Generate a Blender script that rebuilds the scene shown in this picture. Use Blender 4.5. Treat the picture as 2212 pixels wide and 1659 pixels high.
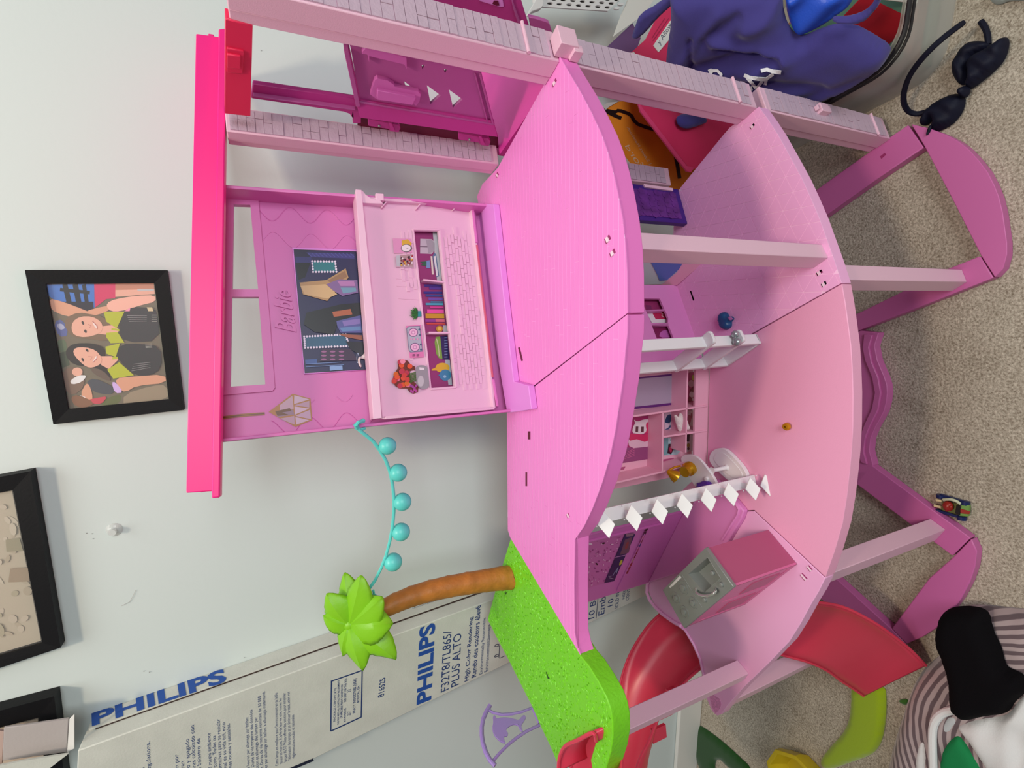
import bpy, bmesh, math, random
from mathutils import Vector, Matrix, noise
from mathutils.geometry import tessellate_polygon, delaunay_2d_cdt

for o in list(bpy.data.objects):
    bpy.data.objects.remove(o, do_unlink=True)
SC = bpy.context.scene
COL = SC.collection
R = math.radians
random.seed(7)

# ------------------------------------------------------------------ camera
FPX = 1050.0
HC = 0.9969
RW = Vector((0.99629754, -0.03609481, -0.07802805))      # photo's upright right
DW = Vector((-0.08597216, -0.41828862, -0.90423637))     # photo's upright down
FW = Vector((0.0, 0.90759671, -0.41984307))              # viewing direction
CAMP = Vector((0, 0, HC))
cam = bpy.data.cameras.new('camera')
cam.sensor_fit = 'HORIZONTAL'
cam.sensor_width = 36.0
cam.lens = 36.0 * FPX / 2212.0
cam.clip_start = 0.02
camo = bpy.data.objects.new('camera', cam)
COL.objects.link(camo)
M = Matrix.Identity(4)
for i in range(3):
    M[i][0] = DW[i]; M[i][1] = RW[i]; M[i][2] = -FW[i]
    M[i][3] = CAMP[i]
camo.matrix_world = M
SC.camera = camo

# ------------------------------------------------------------------ light
SC.view_settings.view_transform = 'Standard'
SC.view_settings.look = 'None'
SC.view_settings.gamma = 1.0
SC.view_settings.use_curve_mapping = False
SC.view_settings.exposure = -0.12
W = bpy.data.worlds.new('room_light')
SC.world = W
W.use_nodes = True
bg = W.node_tree.nodes['Background']
bg.inputs[0].default_value = (0.93, 0.96, 1.0, 1)
bg.inputs[1].default_value = 0.15

def area(name, loc, target, sx, sy, power, col):
    l = bpy.data.lights.new(name, 'AREA')
    l.shape = 'RECTANGLE'; l.size = sx; l.size_y = sy
    l.energy = power; l.color = col
    o = bpy.data.objects.new(name, l)
    o.location = loc
    d = Vector(target) - Vector(loc)
    o.rotation_euler = d.to_track_quat('-Z', 'Y').to_euler()
    COL.objects.link(o)
    return o
area('window_daylight', (0.55, -1.7, 1.3), (0, 0.7, 0.4), 1.3, 1.1, 35, (0.92, 0.985, 1.0))
area('ceiling_bounce', (0.1, 0.25, 2.6), (0.1, 0.25, 0), 1.4, 0.7, 18.5, (0.97, 1.0, 0.985))
area('ceiling_lamp', (-0.05, -0.12, 2.45), (-0.05, 0.4, 0.0), 0.16, 0.16, 14, (1.0, 0.80, 0.58))

# ------------------------------------------------------------------ back-projection helpers (2212 x 1659 frame)
def ray(x, y):
    u = -(y - 829.5) / FPX; v = (x - 1106.0) / FPX
    return RW * u + DW * v + FW
def G(x, y, Z):
    d = ray(x, y); k = (Z - HC) / d.z
    return CAMP + d * k
def zat(x, y, P):
    d = ray(x, y)
    k = (d.x * P.x + d.y * P.y) / (d.x * d.x + d.y * d.y)
    return HC + k * d.z
class Pl:
    def __init__(s, P, n):
        s.P = Vector(P); s.n = Vector(n).normalized()
    def hit(s, x, y, off=0.0):
        d = ray(x, y)
        P = s.P + s.n * off
        return CAMP + d * (((P - CAMP).dot(s.n)) / d.dot(s.n))
    def hits(s, pts, off=0.0):
        return [s.hit(x, y, off) for x, y in pts]
    def shift(s, off):
        return Pl(s.P + s.n * off, s.n)
def vplane(p, q):
    p = Vector(p); q = Vector(q); t = q - p; t.z = 0; t.normalize()
    n = Vector((t.y, -t.x, 0))
    if n.dot(CAMP - p) < 0: n = -n
    return Pl(p, n)
def plane3(a, b, c):
    n = (b - a).cross(c - a).normalized()
    if n.dot(CAMP - a) < 0: n = -n
    return Pl(a, n)
def zm(x0, y0, s, pts):
    return [(x0 + x / s, y0 + y / s) for x, y in pts]

# ------------------------------------------------------------------ materials
def lin(c):
    out = []
    for v in c[:3]:
        v = v / 255.0
        out.append(v / 12.92 if v <= 0.04045 else ((v + 0.055) / 1.055) ** 2.4)
    return tuple(out) + (1.0,)
MATS = {}
def mat(name, col, rough=0.45, bump=0.0, bscale=200.0, metal=0.0, var=0.0, vscale=40.0, trans=0.0, alpha=1.0, spec=0.5, sheen=0.0, sub=0.0, ior=1.45):
    if name in MATS: return MATS[name]
    m = bpy.data.materials.new(name); m.use_nodes = True
    nt = m.node_tree; b = nt.nodes['Principled BSDF']
    b.inputs['Base Color'].default_value = lin(col)
    b.inputs['Roughness'].default_value = rough
    b.inputs['Metallic'].default_value = metal
    b.inputs['Specular IOR Level'].default_value = spec
    b.inputs['Transmission Weight'].default_value = trans
    b.inputs['Alpha'].default_value = alpha
    b.inputs['IOR'].default_value = ior
    if sheen: b.inputs['Sheen Weight'].default_value = sheen
    if sub:
        b.inputs['Subsurface Weight'].default_value = sub
        b.inputs['Subsurface Radius'].default_value = (0.01, 0.006, 0.006)
        b.inputs['Subsurface Scale'].default_value = 0.5
    tc = None
    if bump or var:
        tc = nt.nodes.new('ShaderNodeNewGeometry')
    if bump:
        n = nt.nodes.new('ShaderNodeTexNoise'); n.inputs['Scale'].default_value = bscale
        n.inputs['Detail'].default_value = 3
        nt.links.new(tc.outputs['Position'], n.inputs['Vector'])
        bp = nt.nodes.new('ShaderNodeBump'); bp.inputs['Strength'].default_value = bump
        bp.inputs['Distance'].default_value = 0.001
        nt.links.new(n.outputs['Fac'], bp.inputs['Height'])
        nt.links.new(bp.outputs['Normal'], b.inputs['Normal'])
    if var:
        n = nt.nodes.new('ShaderNodeTexNoise'); n.inputs['Scale'].default_value = vscale
        n.inputs['Detail'].default_value = 4
        nt.links.new(tc.outputs['Position'], n.inputs['Vector'])
        r = nt.nodes.new('ShaderNodeValToRGB')
        r.color_ramp.elements[0].position = 0.3; r.color_ramp.elements[1].position = 0.7
        c = lin(col)
        r.color_ramp.elements[0].color = tuple(max(0, x * (1 - var)) for x in c[:3]) + (1,)
        r.color_ramp.elements[1].color = tuple(min(1, x * (1 + var)) for x in c[:3]) + (1,)
        nt.links.new(n.outputs['Fac'], r.inputs['Fac'])
        nt.links.new(r.outputs['Color'], b.inputs['Base Color'])
    MATS[name] = m
    return m
def print_mat():
    m = bpy.data.materials.new('printed_card'); m.use_nodes = True
    nt = m.node_tree; b = nt.nodes['Principled BSDF']
    a = nt.nodes.new('ShaderNodeAttribute'); a.attribute_name = 'ink'
    nt.links.new(a.outputs['Color'], b.inputs['Base Color'])
    b.inputs['Roughness'].default_value = 0.4
    MATS['print'] = m
    return m
PRINT = print_mat()

# ------------------------------------------------------------------ mesh builder
WL = {}
class MB:
    def __init__(s):
        s.v = []; s.f = []; s.c = []
    def add(s, vs, fs, col=None):
        o = len(s.v)
        s.v += [Vector(v) for v in vs]
        for f in fs:
            s.f.append([i + o for i in f]); s.c.append(col)
        return s
    def hexa(s, a):      # 4 bottom, 4 top
        return s.add(a, [(3, 2, 1, 0), (4, 5, 6, 7), (0, 1, 5, 4), (1, 2, 6, 5), (2, 3, 7, 6), (3, 0, 4, 7)])
    def box(s, c, h, ax=None):
        c = Vector(c)
        X, Y, Z = ax if ax else (Vector((1, 0, 0)), Vector((0, 1, 0)), Vector((0, 0, 1)))
        X = Vector(X) * h[0]; Y = Vector(Y) * h[1]; Z = Vector(Z) * h[2]
        return s.hexa([c - X - Y - Z, c + X - Y - Z, c + X + Y - Z, c - X + Y - Z, c - X - Y + Z, c + X - Y + Z, c + X + Y + Z, c - X + Y + Z])
    def plate(s, loops, off):
        if isinstance(loops[0], Vector): loops = [loops]
        off = Vector(off)
        flat = [Vector(p) for l in loops for p in l]
        n = len(flat)
        try:
            tri = tessellate_polygon([[Vector(p) for p in l] for l in loops])
        except Exception:
            tri = []
        nn = Vector((0, 0, 0)); l0 = loops[0]
        for i in range(len(l0)):
            nn += Vector(l0[i]).cross(Vector(l0[(i + 1) % len(l0)]))
        fs = []
        for t in tri:
            t = list(t)
            tn = (flat[t[1]] - flat[t[0]]).cross(flat[t[2]] - flat[t[0]])
            if tn.dot(off) > 0: t = t[::-1]
            fs.append(t); fs.append([i + n for i in t[::-1]])
        k = 0
        for l in loops:
            m = len(l)
            for i in range(m):
                a = k + i; b = k + (i + 1) % m
                fs.append([a, b, b + n, a + n])
            k += m
        return s.add(flat + [p + off for p in flat], fs)
    def tube(s, path, r, seg=8, caps=True, closed=False):
        path = [Vector(p) for p in path]; n = len(path)
        rs = r if isinstance(r, (list, tuple)) else [r] * n
        vs = []; up = None
        for i in range(n):
            if closed: t = path[(i + 1) % n] - path[i - 1]
            else: t = path[min(i + 1, n - 1)] - path[max(i - 1, 0)]
            t.normalize()
            if up is None:
                up = Vector((0, 0, 1)) if abs(t.z) < 0.9 else Vector((1, 0, 0))
            a = t.cross(up).normalized(); up = a.cross(t).normalized()
            for j in range(seg):
                th = 2 * math.pi * j / seg
                vs.append(path[i] + (a * math.cos(th) + up * math.sin(th)) * rs[i])
        fs = []
        for i in range(n if closed else n - 1):
            for j in range(seg):
                a = i * seg + j; b = i * seg + (j + 1) % seg
                c = ((i + 1) % n) * seg
                fs.append((a, b, c + (j + 1) % seg, c + j))
        if caps and not closed:
            fs.append(tuple(range(seg))[::-1]); fs.append(tuple((n - 1) * seg + j for j in range(seg)))
        return s.add(vs, fs)
    def lathe(s, prof, o, ax=(0, 0, 1), seg=20):
        o = Vector(o); ax = Vector(ax).normalized()
        a = ax.cross(Vector((1, 0, 0)) if abs(ax.x) < 0.8 else Vector((0, 1, 0))).normalized(); b = ax.cross(a)
        vs = []
        for r, h in prof:
            for j in range(seg):
                th = 2 * math.pi * j / seg
                vs.append(o + ax * h + (a * math.cos(th) + b * math.sin(th)) * r)
        fs = []
        for i in range(len(prof) - 1):
            for j in range(seg):
                fs.append((i * seg + j, i * seg + (j + 1) % seg, (i + 1) * seg + (j + 1) % seg, (i + 1) * seg + j))
        fs.append(tuple(range(seg))[::-1]); k = (len(prof) - 1) * seg
        fs.append(tuple(k + j for j in range(seg)))
        return s.add(vs, fs)
    def ball(s, c, r, seg=16, ring=10):
        c = Vector(c); rr = r if isinstance(r, (list, tuple)) else (r, r, r)
        prof = []
        vs = []; fs = []
        for i in range(ring + 1):
            ph = math.pi * i / ring - math.pi / 2
            for j in range(seg):
                th = 2 * math.pi * j / seg
                vs.append(c + Vector((rr[0] * math.cos(ph) * math.cos(th), rr[1] * math.cos(ph) * math.sin(th), rr[2] * math.sin(ph))))
        for i in range(ring):
            for j in range(seg):
                fs.append((i * seg + j, i * seg + (j + 1) % seg, (i + 1) * seg + (j + 1) % seg, (i + 1) * seg + j))
        return s.add(vs, fs)
    def build(s, name, m, parent=None, bevel=0.0, smooth=False, solid=0.0, subd=0, angle=35, bseg=2, colored=False, kind=None, fix=True, merge=0.0):
        if not s.v: return None
        if parent is None:
            xs = [v.x for v in s.v]; ys = [v.y for v in s.v]; zs = [v.z for v in s.v]
            c = Vector(((min(xs) + max(xs)) / 2, (min(ys) + max(ys)) / 2, min(zs)))
        else:
            c = sum(s.v, Vector((0, 0, 0))) / len(s.v)
        me = bpy.data.meshes.new(name)
        me.from_pydata([v - c for v in s.v], [], s.f)
        if colored:
            at = me.color_attributes.new('ink', 'FLOAT_COLOR', 'CORNER')
            for p, col in zip(me.polygons, s.c):
                for li in p.loop_indices: at.data[li].color = lin(col)
        elif fix or merge:
            bm = bmesh.new(); bm.from_mesh(me)
            if merge: bmesh.ops.remove_doubles(bm, verts=bm.verts, dist=merge)
            bmesh.ops.recalc_face_normals(bm, faces=bm.faces)
            bm.to_mesh(me); bm.free()
        me.materials.append(m)
        o = bpy.data.objects.new(name, me)
        COL.objects.link(o)
        WL[o.name] = c
        if parent is not None:
            o.parent = parent
            o.location = c - WL[parent.name]
        else:
            o.location = c
        if solid:
            md = o.modifiers.new('thickness', 'SOLIDIFY'); md.thickness = solid; md.offset = 0
        if bevel:
            md = o.modifiers.new('bevel', 'BEVEL'); md.width = bevel; md.segments = bseg
            md.limit_method = 'ANGLE'; md.angle_limit = R(40)
        if subd:
            md = o.modifiers.new('subd', 'SUBSURF'); md.levels = subd; md.render_levels = subd
        if smooth or bevel or subd:
            for p in me.polygons: p.use_smooth = True
            if not subd:
                me.set_sharp_from_angle(angle=R(angle))
        if kind: o['kind'] = kind
        return o
def empty(name, loc, label, cat, group=None):
    o = bpy.data.objects.new(name, None); COL.objects.link(o)
    o.location = loc; o.empty_display_size = 0.02
    WL[o.name] = Vector(loc)
    return tag(o, label, cat, group)
def tag(o, label, cat, group=None):
    o['label'] = label; o['category'] = cat
    if group: o['group'] = group
    return o
def plate(name, m, loops, off, parent=None, **k):
    return MB().plate(loops, off).build(name, m, parent, **k)
def instance(me, name, parent, mtx):
    o = bpy.data.objects.new(name, me); COL.objects.link(o)
    WL[o.name] = mtx.translation.copy()
    if parent is not None:
        o.parent = parent
        mm = mtx.copy(); mm.translation = mtx.translation - WL[parent.name]
        o.matrix_local = mm
    else: o.matrix_world = mtx
    return o
def decal(name, pl, polys, parent, off=0.0008, layer=0.00012, tr=None):
    """flat print: coloured polygons on a real surface"""
    b = MB()
    for i, (col, pts) in enumerate(polys):
        if tr: pts = zm(*tr, pts)
        vs = pl.hits(pts, off + layer * i)
        tri = tessellate_polygon([vs])
        fs = []
        for t in tri:
            t = list(t)
            if (vs[t[1]] - vs[t[0]]).cross(vs[t[2]] - vs[t[0]]).dot(pl.n) < 0: t = t[::-1]
            fs.append(t)
        b.add(vs, fs, col)
    return b.build(name, PRINT, parent, colored=True)
def ell(cx, cy, rx, ry, n=16, rot=0.0, a0=0, a1=360):
    out = []
    full = abs(a1 - a0) >= 360
    for i in range(n if full else n + 1):
        t = R(a0 + (a1 - a0) * i / n); x = rx * math.cos(t); y = ry * math.sin(t)
        c, s_ = math.cos(R(rot)), math.sin(R(rot))
        out.append((cx + x * c - y * s_, cy + x * s_ + y * c))
    return out
def strip(pts, w):
    L = []; Rr = []
    n = len(pts)
    for i in range(n):
        a = pts[max(i - 1, 0)]; b = pts[min(i + 1, n - 1)]
        dx, dy = b[0] - a[0], b[1] - a[1]; l = math.hypot(dx, dy) or 1
        nx, ny = -dy / l * w / 2, dx / l * w / 2
        L.append((pts[i][0] + nx, pts[i][1] + ny)); Rr.append((pts[i][0] - nx, pts[i][1] - ny))
    return L + Rr[::-1]
def text(name, body, corners, m, parent, bold=0.0, align='LEFT', shear=0.0, lift=0.0, spacing=1.0, solid=0.0, mono=False):
    cu = bpy.data.curves.new(name, 'FONT'); cu.body = body; cu.align_x = align
    cu.size = 1.0; cu.offset = bold; cu.shear = shear; cu.space_line = spacing; cu.resolution_u = 3
    if solid: cu.extrude = 0.01
    o = bpy.data.objects.new(name, cu); COL.objects.link(o)
    dg = bpy.context.evaluated_depsgraph_get()
    me = bpy.data.meshes.new_from_object(o.evaluated_get(dg))
    bpy.data.objects.remove(o, do_unlink=True)
    xs = [v.co.x for v in me.vertices]; ys = [v.co.y for v in me.vertices]
    x0, x1, y0, y1 = min(xs), max(xs), min(ys), max(ys)
    BL, BR, TR, TL = [Vector(c) for c in corners]
    n = (BR - BL).cross(TL - BL).normalized()
    if n.dot(CAMP - BL) < 0: n = -n
    c = (BL + BR + TR + TL) / 4
    for v in me.vertices:
        s = (v.co.x - x0) / (x1 - x0); t = (v.co.y - y0) / (y1 - y0)
        p = BL * (1 - s) * (1 - t) + BR * s * (1 - t) + TR * s * t + TL * (1 - s) * t
        z = v.co.z * solid / 0.01 if solid else 0.0
        v.co = p + n * (lift + z) - c
    me.materials.clear(); me.materials.append(m)
    ob = bpy.data.objects.new(name, me); COL.objects.link(ob)
    WL[ob.name] = c
    if parent is not None:
        ob.parent = parent; ob.location = c - WL[parent.name]
    else: ob.location = c
    return ob
def clip(poly, nx, ny, c):
    out = []
    for i in range(len(poly)):
        a = poly[i]; b = poly[(i + 1) % len(poly)]
        da = nx * a[0] + ny * a[1] - c; db = nx * b[0] + ny * b[1] - c
        if da <= 0: out.append(a)
        if (da < 0 < db) or (db < 0 < da):
            t = da / (da - db)
            out.append((a[0] + (b[0] - a[0]) * t, a[1] + (b[1] - a[1]) * t))
    return out
def parea(p):
    return 0.5 * sum(p[i][0] * p[(i + 1) % len(p)][1] - p[(i + 1) % len(p)][0] * p[i][1] for i in range(len(p)))
def inside(x, y, P):
    r = False
    for i in range(len(P)):
        ax, ay = P[i]; bx, by = P[i - 1]
        if (ay > y) != (by > y) and x < (bx - ax) * (y - ay) / (by - ay) + ax: r = not r
    return r
def edist(x, y, P):
    d = 1e9
    for i in range(len(P)):
        ax, ay = P[i]; bx, by = P[i - 1]
        vx, vy = bx - ax, by - ay; L = vx * vx + vy * vy or 1e-9
        t = max(0, min(1, ((x - ax) * vx + (y - ay) * vy) / L))
        d = min(d, math.hypot(x - ax - vx * t, y - ay - vy * t))
    return d
def smoothp(pts, it=2):
    for _ in range(it):
        out = []
        for i in range(len(pts)):
            a = pts[i]; b = pts[(i + 1) % len(pts)]
            out.append((a[0] * .75 + b[0] * .25, a[1] * .75 + b[1] * .25)); out.append((a[0] * .25 + b[0] * .75, a[1] * .25 + b[1] * .75))
        pts = out
    return pts
def puffy(name, m, surf, outline, step, bulge, rad, parent=None, folds=None, under=0.004, n=Vector((0, 0, 1)), subd=1, sm=1, rim=0.002):
    """soft thing: an outline on a base surface (surf(x,y) -> point), filled with a swelling, creased top and a closed underside"""
    if sm: outline = smoothp(outline, sm)
    P = outline
    pts = []
    for i in range(len(P)):
        a = P[i]; b = P[(i + 1) % len(P)]
        L = math.hypot(b[0] - a[0], b[1] - a[1]); k = max(1, int(L / step))
        for j in range(k): pts.append((a[0] + (b[0] - a[0]) * j / k, a[1] + (b[1] - a[1]) * j / k))
    nb = len(pts)
    x0, x1 = min(p[0] for p in P), max(p[0] for p in P); y0, y1 = min(p[1] for p in P), max(p[1] for p in P)
    y = y0 + step / 2; r = 0
    while y < y1:
        x = x0 + step / 2 + (step / 2 if r % 2 else 0)
        while x < x1:
            if inside(x, y, P) and edist(x, y, P) > step * 0.55: pts.append((x, y))
            x += step
        y += step * 0.866; r += 1
    res = delaunay_2d_cdt([Vector(p) for p in pts], [], [list(range(nb))], 1, 1e-6)
    V, F = res[0], res[2]
    top = []; bot = []; edge = []
    for v in V:
        q = surf(v.x, v.y); d = edist(v.x, v.y, P)
        e = d < 0.02 * step
        t = min(1, d / rad); h = bulge * math.sqrt(max(0, 1 - (1 - t) ** 2))
        if folds: h += folds(v.x, v.y) * min(1, t * 2)
        top.append(q + n * (h + rim)); bot.append(q - n * under * (0 if e else min(1, t * 2)))
        edge.append(e)
    N = len(V); b = MB()
    fs = []
    for f in F:
        f = list(f)
        fs.append(f); fs.append([i + N for i in f[::-1]])
    # close the rim
    cnt = {}
    for f in F:
        f = list(f)
        for i in range(len(f)):
            e = (f[i], f[(i + 1) % len(f)]); k = (min(e), max(e)); cnt.setdefault(k, []).append(e)
    for k, es in cnt.items():
        if len(es) == 1:
            a, c = es[0]; fs.append([c, a, a + N, c + N])
    b.add(top + bot, fs)
    return b.build(name, m, parent, smooth=True, subd=subd, angle=80)
DN = Vector((0, 0, -1))
def GL(pts, Z): return [G(x, y, Z) for x, y in pts]
# ------------------------------------------------------------------ colours
pale = mat('pale_pink_plastic', (228, 184, 204), 0.42, bump=0.12, bscale=900)
stone = mat('shaded_pink_plastic', (198, 172, 190), 0.5, bump=0.6, bscale=260)  # pillar plastic with the stone faces' weaker light put into its colour
deckm = mat('bright_pink_plastic', (240, 138, 212), 0.4)
deckb = mat('bright_pink_underlay', (232, 120, 198), 0.45)
groovem = mat('pale_groove_pink', (255, 186, 238), 0.5)
lowm = mat('rose_pink_plastic', (238, 166, 200), 0.42, bump=0.15, bscale=500)
lowl = mat('lilac_pink_plastic', (238, 174, 216), 0.42)
hot = mat('hot_pink_plastic', (246, 40, 138), 0.38)
redm = mat('cherry_red_plastic', (226, 40, 84), 0.4)
lilac = mat('orchid_plastic', (216, 118, 186), 0.4)
lilac2 = mat('light_orchid_plastic', (224, 140, 222), 0.35)
magent = mat('magenta_plastic', (182, 56, 138), 0.35)
magent2 = mat('violet_magenta_plastic', (176, 88, 152), 0.38)
basem = mat('orchid_base_plastic', (196, 100, 160), 0.42)
traym = mat('blush_plastic', (234, 194, 216), 0.4)
maroon = mat('maroon_recess', (96, 8, 44), 0.5)
white = mat('white_plastic', (236, 232, 234), 0.4)
grassm = mat('lime_green_plastic', (118, 206, 32), 0.42, bump=0.9, bscale=170)
greend = mat('lime_green_side', (112, 205, 28), 0.45)
coral = mat('coral_plastic', (214, 58, 84), 0.3)
slotm = mat('slot_shade_pink', (150, 40, 100), 0.6)  # dark pink painted in for the shade inside open slots
steel = mat('silver_plastic', (136, 140, 136), 0.38, metal=0.3)
gold = mat('gold_plastic', (204, 150, 22), 0.25, metal=0.55)

# ------------------------------------------------------------------ setting
def floor_mat():
    m = bpy.data.materials.new('beige_carpet'); m.use_nodes = True
    nt = m.node_tree; b = nt.nodes['Principled BSDF']; L = nt.links.new
    g = nt.nodes.new('ShaderNodeNewGeometry')
    n1 = nt.nodes.new('ShaderNodeTexNoise'); n1.inputs['Scale'].default_value = 290; n1.inputs['Detail'].default_value = 5; n1.inputs['Roughness'].default_value = 0.7
    n2 = nt.nodes.new('ShaderNodeTexNoise'); n2.inputs['Scale'].default_value = 26; n2.inputs['Detail'].default_value = 3
    mx = nt.nodes.new('ShaderNodeMath'); mx.operation = 'MULTIPLY_ADD'; mx.inputs[1].default_value = 0.88
    L(g.outputs['Position'], n1.inputs['Vector']); L(g.outputs['Position'], n2.inputs['Vector'])
    m2 = nt.nodes.new('ShaderNodeMath'); m2.operation = 'MULTIPLY'; m2.inputs[1].default_value = 0.12
    L(n2.outputs['Fac'], m2.inputs[0]); L(n1.outputs['Fac'], mx.inputs[0]); L(m2.outputs[0], mx.inputs[2])
    r = nt.nodes.new('ShaderNodeValToRGB'); e = r.color_ramp.elements
    e[0].position = 0.34; e[0].color = lin((140, 126, 108)); e[1].position = 0.66; e[1].color = lin((232, 221, 203))
    L(mx.outputs[0], r.inputs['Fac']); L(r.outputs['Color'], b.inputs['Base Color'])
    bp = nt.nodes.new('ShaderNodeBump'); bp.inputs['Strength'].default_value = 0.9; bp.inputs['Distance'].default_value = 0.004
    L(n1.outputs['Fac'], bp.inputs['Height']); L(bp.outputs['Normal'], b.inputs['Normal'])
    b.inputs['Roughness'].default_value = 0.95; b.inputs['Specular IOR Level'].default_value = 0.1
    return m
CARP = floor_mat()
ZC = -0.02
bw = R(-11.5)
WD = Vector((math.cos(bw), math.sin(bw), 0)); WN = Vector((math.sin(bw), -math.cos(bw), 0))
WALL = Pl((0.32, 0.83, 0), WN)
wallm = mat('matt_wall_paint', (206, 215, 213), 0.75, bump=0.12, bscale=160, spec=0.2)
skirt = mat('white_gloss_paint', (226, 224, 218), 0.4)
# carpet, woven up to the wall
a = Vector((0.32, 0.83, ZC)) + WD * 2.4; b_ = Vector((0.32, 0.83, ZC)) - WD * 3.2
o = plate('floor', CARP, [b_, a, Vector((a.x, -2.4, ZC)), Vector((b_.x, -2.4, ZC))], DN * 0.03); o['kind'] = 'structure'
o = MB().hexa([p + q for q in (Vector((0, 0, 0)), Vector((0, 0, 2.7))) for p in (b_, a, a - WN * 0.1, b_ - WN * 0.1)]).build('wall_back', wallm); o['kind'] = 'structure'
o = MB().hexa([p + q + WN * 0.0005 for q in (Vector((0, 0, 0.0005)), Vector((0, 0, 0.085))) for p in (b_ + WN * 0.012, a + WN * 0.012, a, b_)]).build('baseboard_back', skirt, bevel=0.003); o['kind'] = 'structure'
WALLO = bpy.data.objects['wall_back']
# old nail holes and a pencil scuff in the paint
decal('scuff_mark', WALL, [((150, 150, 146), ell(*c, 1.6, 1.1, 6)) for c in ((187, 1152), (199, 1153), (201, 1164), (564, 109), (592, 178), (311, 1450), (323, 1452), (528, 1421))] +
      [((190, 191, 188), strip([(262, 1309), (280, 1300), (288, 1286), (293, 1275)], 1.2))], WALLO, off=0.0004)

# ------------------------------------------------------------------ the dollhouse
H = empty('dollhouse', (0.0, 0.58, ZC), 'big open three-storey pink plastic dollhouse filling the middle of the room', 'dollhouse')
# -- base
def bplate(pts, name='base_arm', z=0.0, t=0.0195, m=basem, bev=0.0015):
    return plate(name, m, GL(pts, z), DN * t, H, bevel=bev)
o1 = bplate([(1640, 500), (1770, 405), (1922, 296), (1961, 270), (1995, 319), (1892, 388), (1791, 460), (1660, 555)])
bplate([(1968, 268), (2006, 277), (2044, 291), (2070, 305), (2091, 321), (2113, 345), (2133, 371), (2147, 398), (2158, 426), (2166, 459), (2171, 494), (2175, 524), (2175, 550), (2167, 580), (2149, 599), (2119, 552), (2060, 436), (1998, 318)], 'base_rim')
bplate([(2117, 553), (2146, 600), (2000, 658), (1860, 712), (1700, 775), (1690, 745), (1859, 674), (1947, 631), (2044, 582)])
bplate([(1700, 777), (1859, 714), (1898, 719), (1889, 747), (1895, 778), (1910, 813), (1916, 832), (1917, 849), (1915, 868), (1910, 888), (1901, 906), (1891, 923), (1881, 947), (1878, 974), (1886, 1005), (1853, 1046), (1700, 945)], 'base_step')
plate('base_step', basem, GL([(1866, 722), (1884, 724), (1876, 750), (1882, 782), (1896, 815), (1902, 849), (1896, 886), (1879, 920), (1868, 948), (1865, 975), (1872, 1003), (1860, 1000), (1850, 975), (1855, 946), (1866, 918), (1882, 884), (1889, 849), (1883, 816), (1869, 782), (1863, 750)], 0.004), DN * 0.006, H, bevel=0.001)
bplate([(1735, 900), (1887, 1008), (2096, 1162), (2057, 1201), (1969, 1135), (1854, 1049), (1700, 947)])
bplate([(2098, 1164), (2110, 1190), (2106, 1225), (2095, 1258), (2076, 1294), (2052, 1326), (2024, 1356), (1991, 1377), (1958, 1391), (1926, 1358), (2006, 1250), (2059, 1203)], 'base_rim')
bplate([(1956, 1390), (1924, 1357), (1811, 1254), (1690, 1150), (1650, 1190), (1780, 1300), (1900, 1400), (1935, 1412)])
for p in ((1907, 337),):
    plate('slot', slotm, GL([(p[0] - 6, p[1] + 1), (p[0] + 4, p[1] - 7), (p[0] + 7, p[1] - 3), (p[0] - 3, p[1] + 6)], 0.0004), DN * 0.001, H)

# -- decks
def deck(name, pts, Z, t, m):
    return plate(name, m, GL(pts, Z), DN * t, H, bevel=0.0009)
UR = [(1209, 122), (1230, 158), (1252, 195), (1276, 240), (1298, 287), (1312, 326), (1323, 366), (1334, 415), (1345, 475), (1351, 530), (1354.5, 590), (1355.5, 676), (1250, 758), (1100, 874), (1032, 432), (1030, 425), (1042, 398), (1075, 363)]
UL = [(1355.5, 679), (1355, 720), (1351, 756), (1346, 815), (1338, 870), (1329, 930), (1318, 984), (1300, 1045), (1280, 1098), (1261, 1138), (1242, 1165), (1240, 1260), (1241, 1367), (1246, 1392), (1253.5, 1415), (1102, 1161), (1097, 1145), (1095, 893), (1101, 877)]
ZU, ZL = 0.68, 0.34
dU1 = deck('upper_deck', UR, ZU - 0.0008, 0.022, deckb)
dU2 = deck('upper_deck', UL, ZU - 0.0008, 0.022, deckb)
for dk, pl_ in ((dU1, UR), (dU2, UL)):
    plate('groove_sheet', groovem, GL(pl_, ZU - 0.0004), DN * 0.0006, dk)
p0, p1 = G(1289, 687, ZU), G(1288, 350, ZU)
rd = (p1 - p0).to_2d().normalized(); nd = Vector((-rd.y, rd.x))
if nd.y < 0: nd = -nd
def planks(poly, par, seed, pitch, step):
    rnd = random.Random(seed)
    P = [(p.x, p.y) for p in GL(poly, ZU)]
    v = [nd.x * x + nd.y * y for x, y in P]
    k = math.floor(min(v) / pitch); cnt = 0
    while k * pitch < max(v):
        c0 = k * pitch; c1 = c0 + pitch - 0.0011; k += 1
        q = clip(clip(P, nd.x, nd.y, c1), -nd.x, -nd.y, -c0)
        if len(q) < 3: continue
        u = [rd.x * x + rd.y * y for x, y in q]
        s = min(u) - rnd.random() * step; prev = min(u)
        while True:
            s += step * (0.8 + 0.5 * rnd.random())
            e = min(s, max(u))
            seg = clip(clip(q, rd.x, rd.y, e - 0.0004), -rd.x, -rd.y, -prev)
            if len(seg) >= 3 and abs(parea(seg)) > 1e-6:
                pv = [Vector((x, y, ZU)) for x, y in seg]
                MB().plate(pv, DN * 0.0010).build('plank', deckm, par); cnt += 1
            prev = e
            if s >= max(u): break
    return cnt
n1 = planks(UR, dU1, 3, 0.0092, 0.13); n2 = planks(UL, dU2, 4, 0.0092, 0.13)
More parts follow.
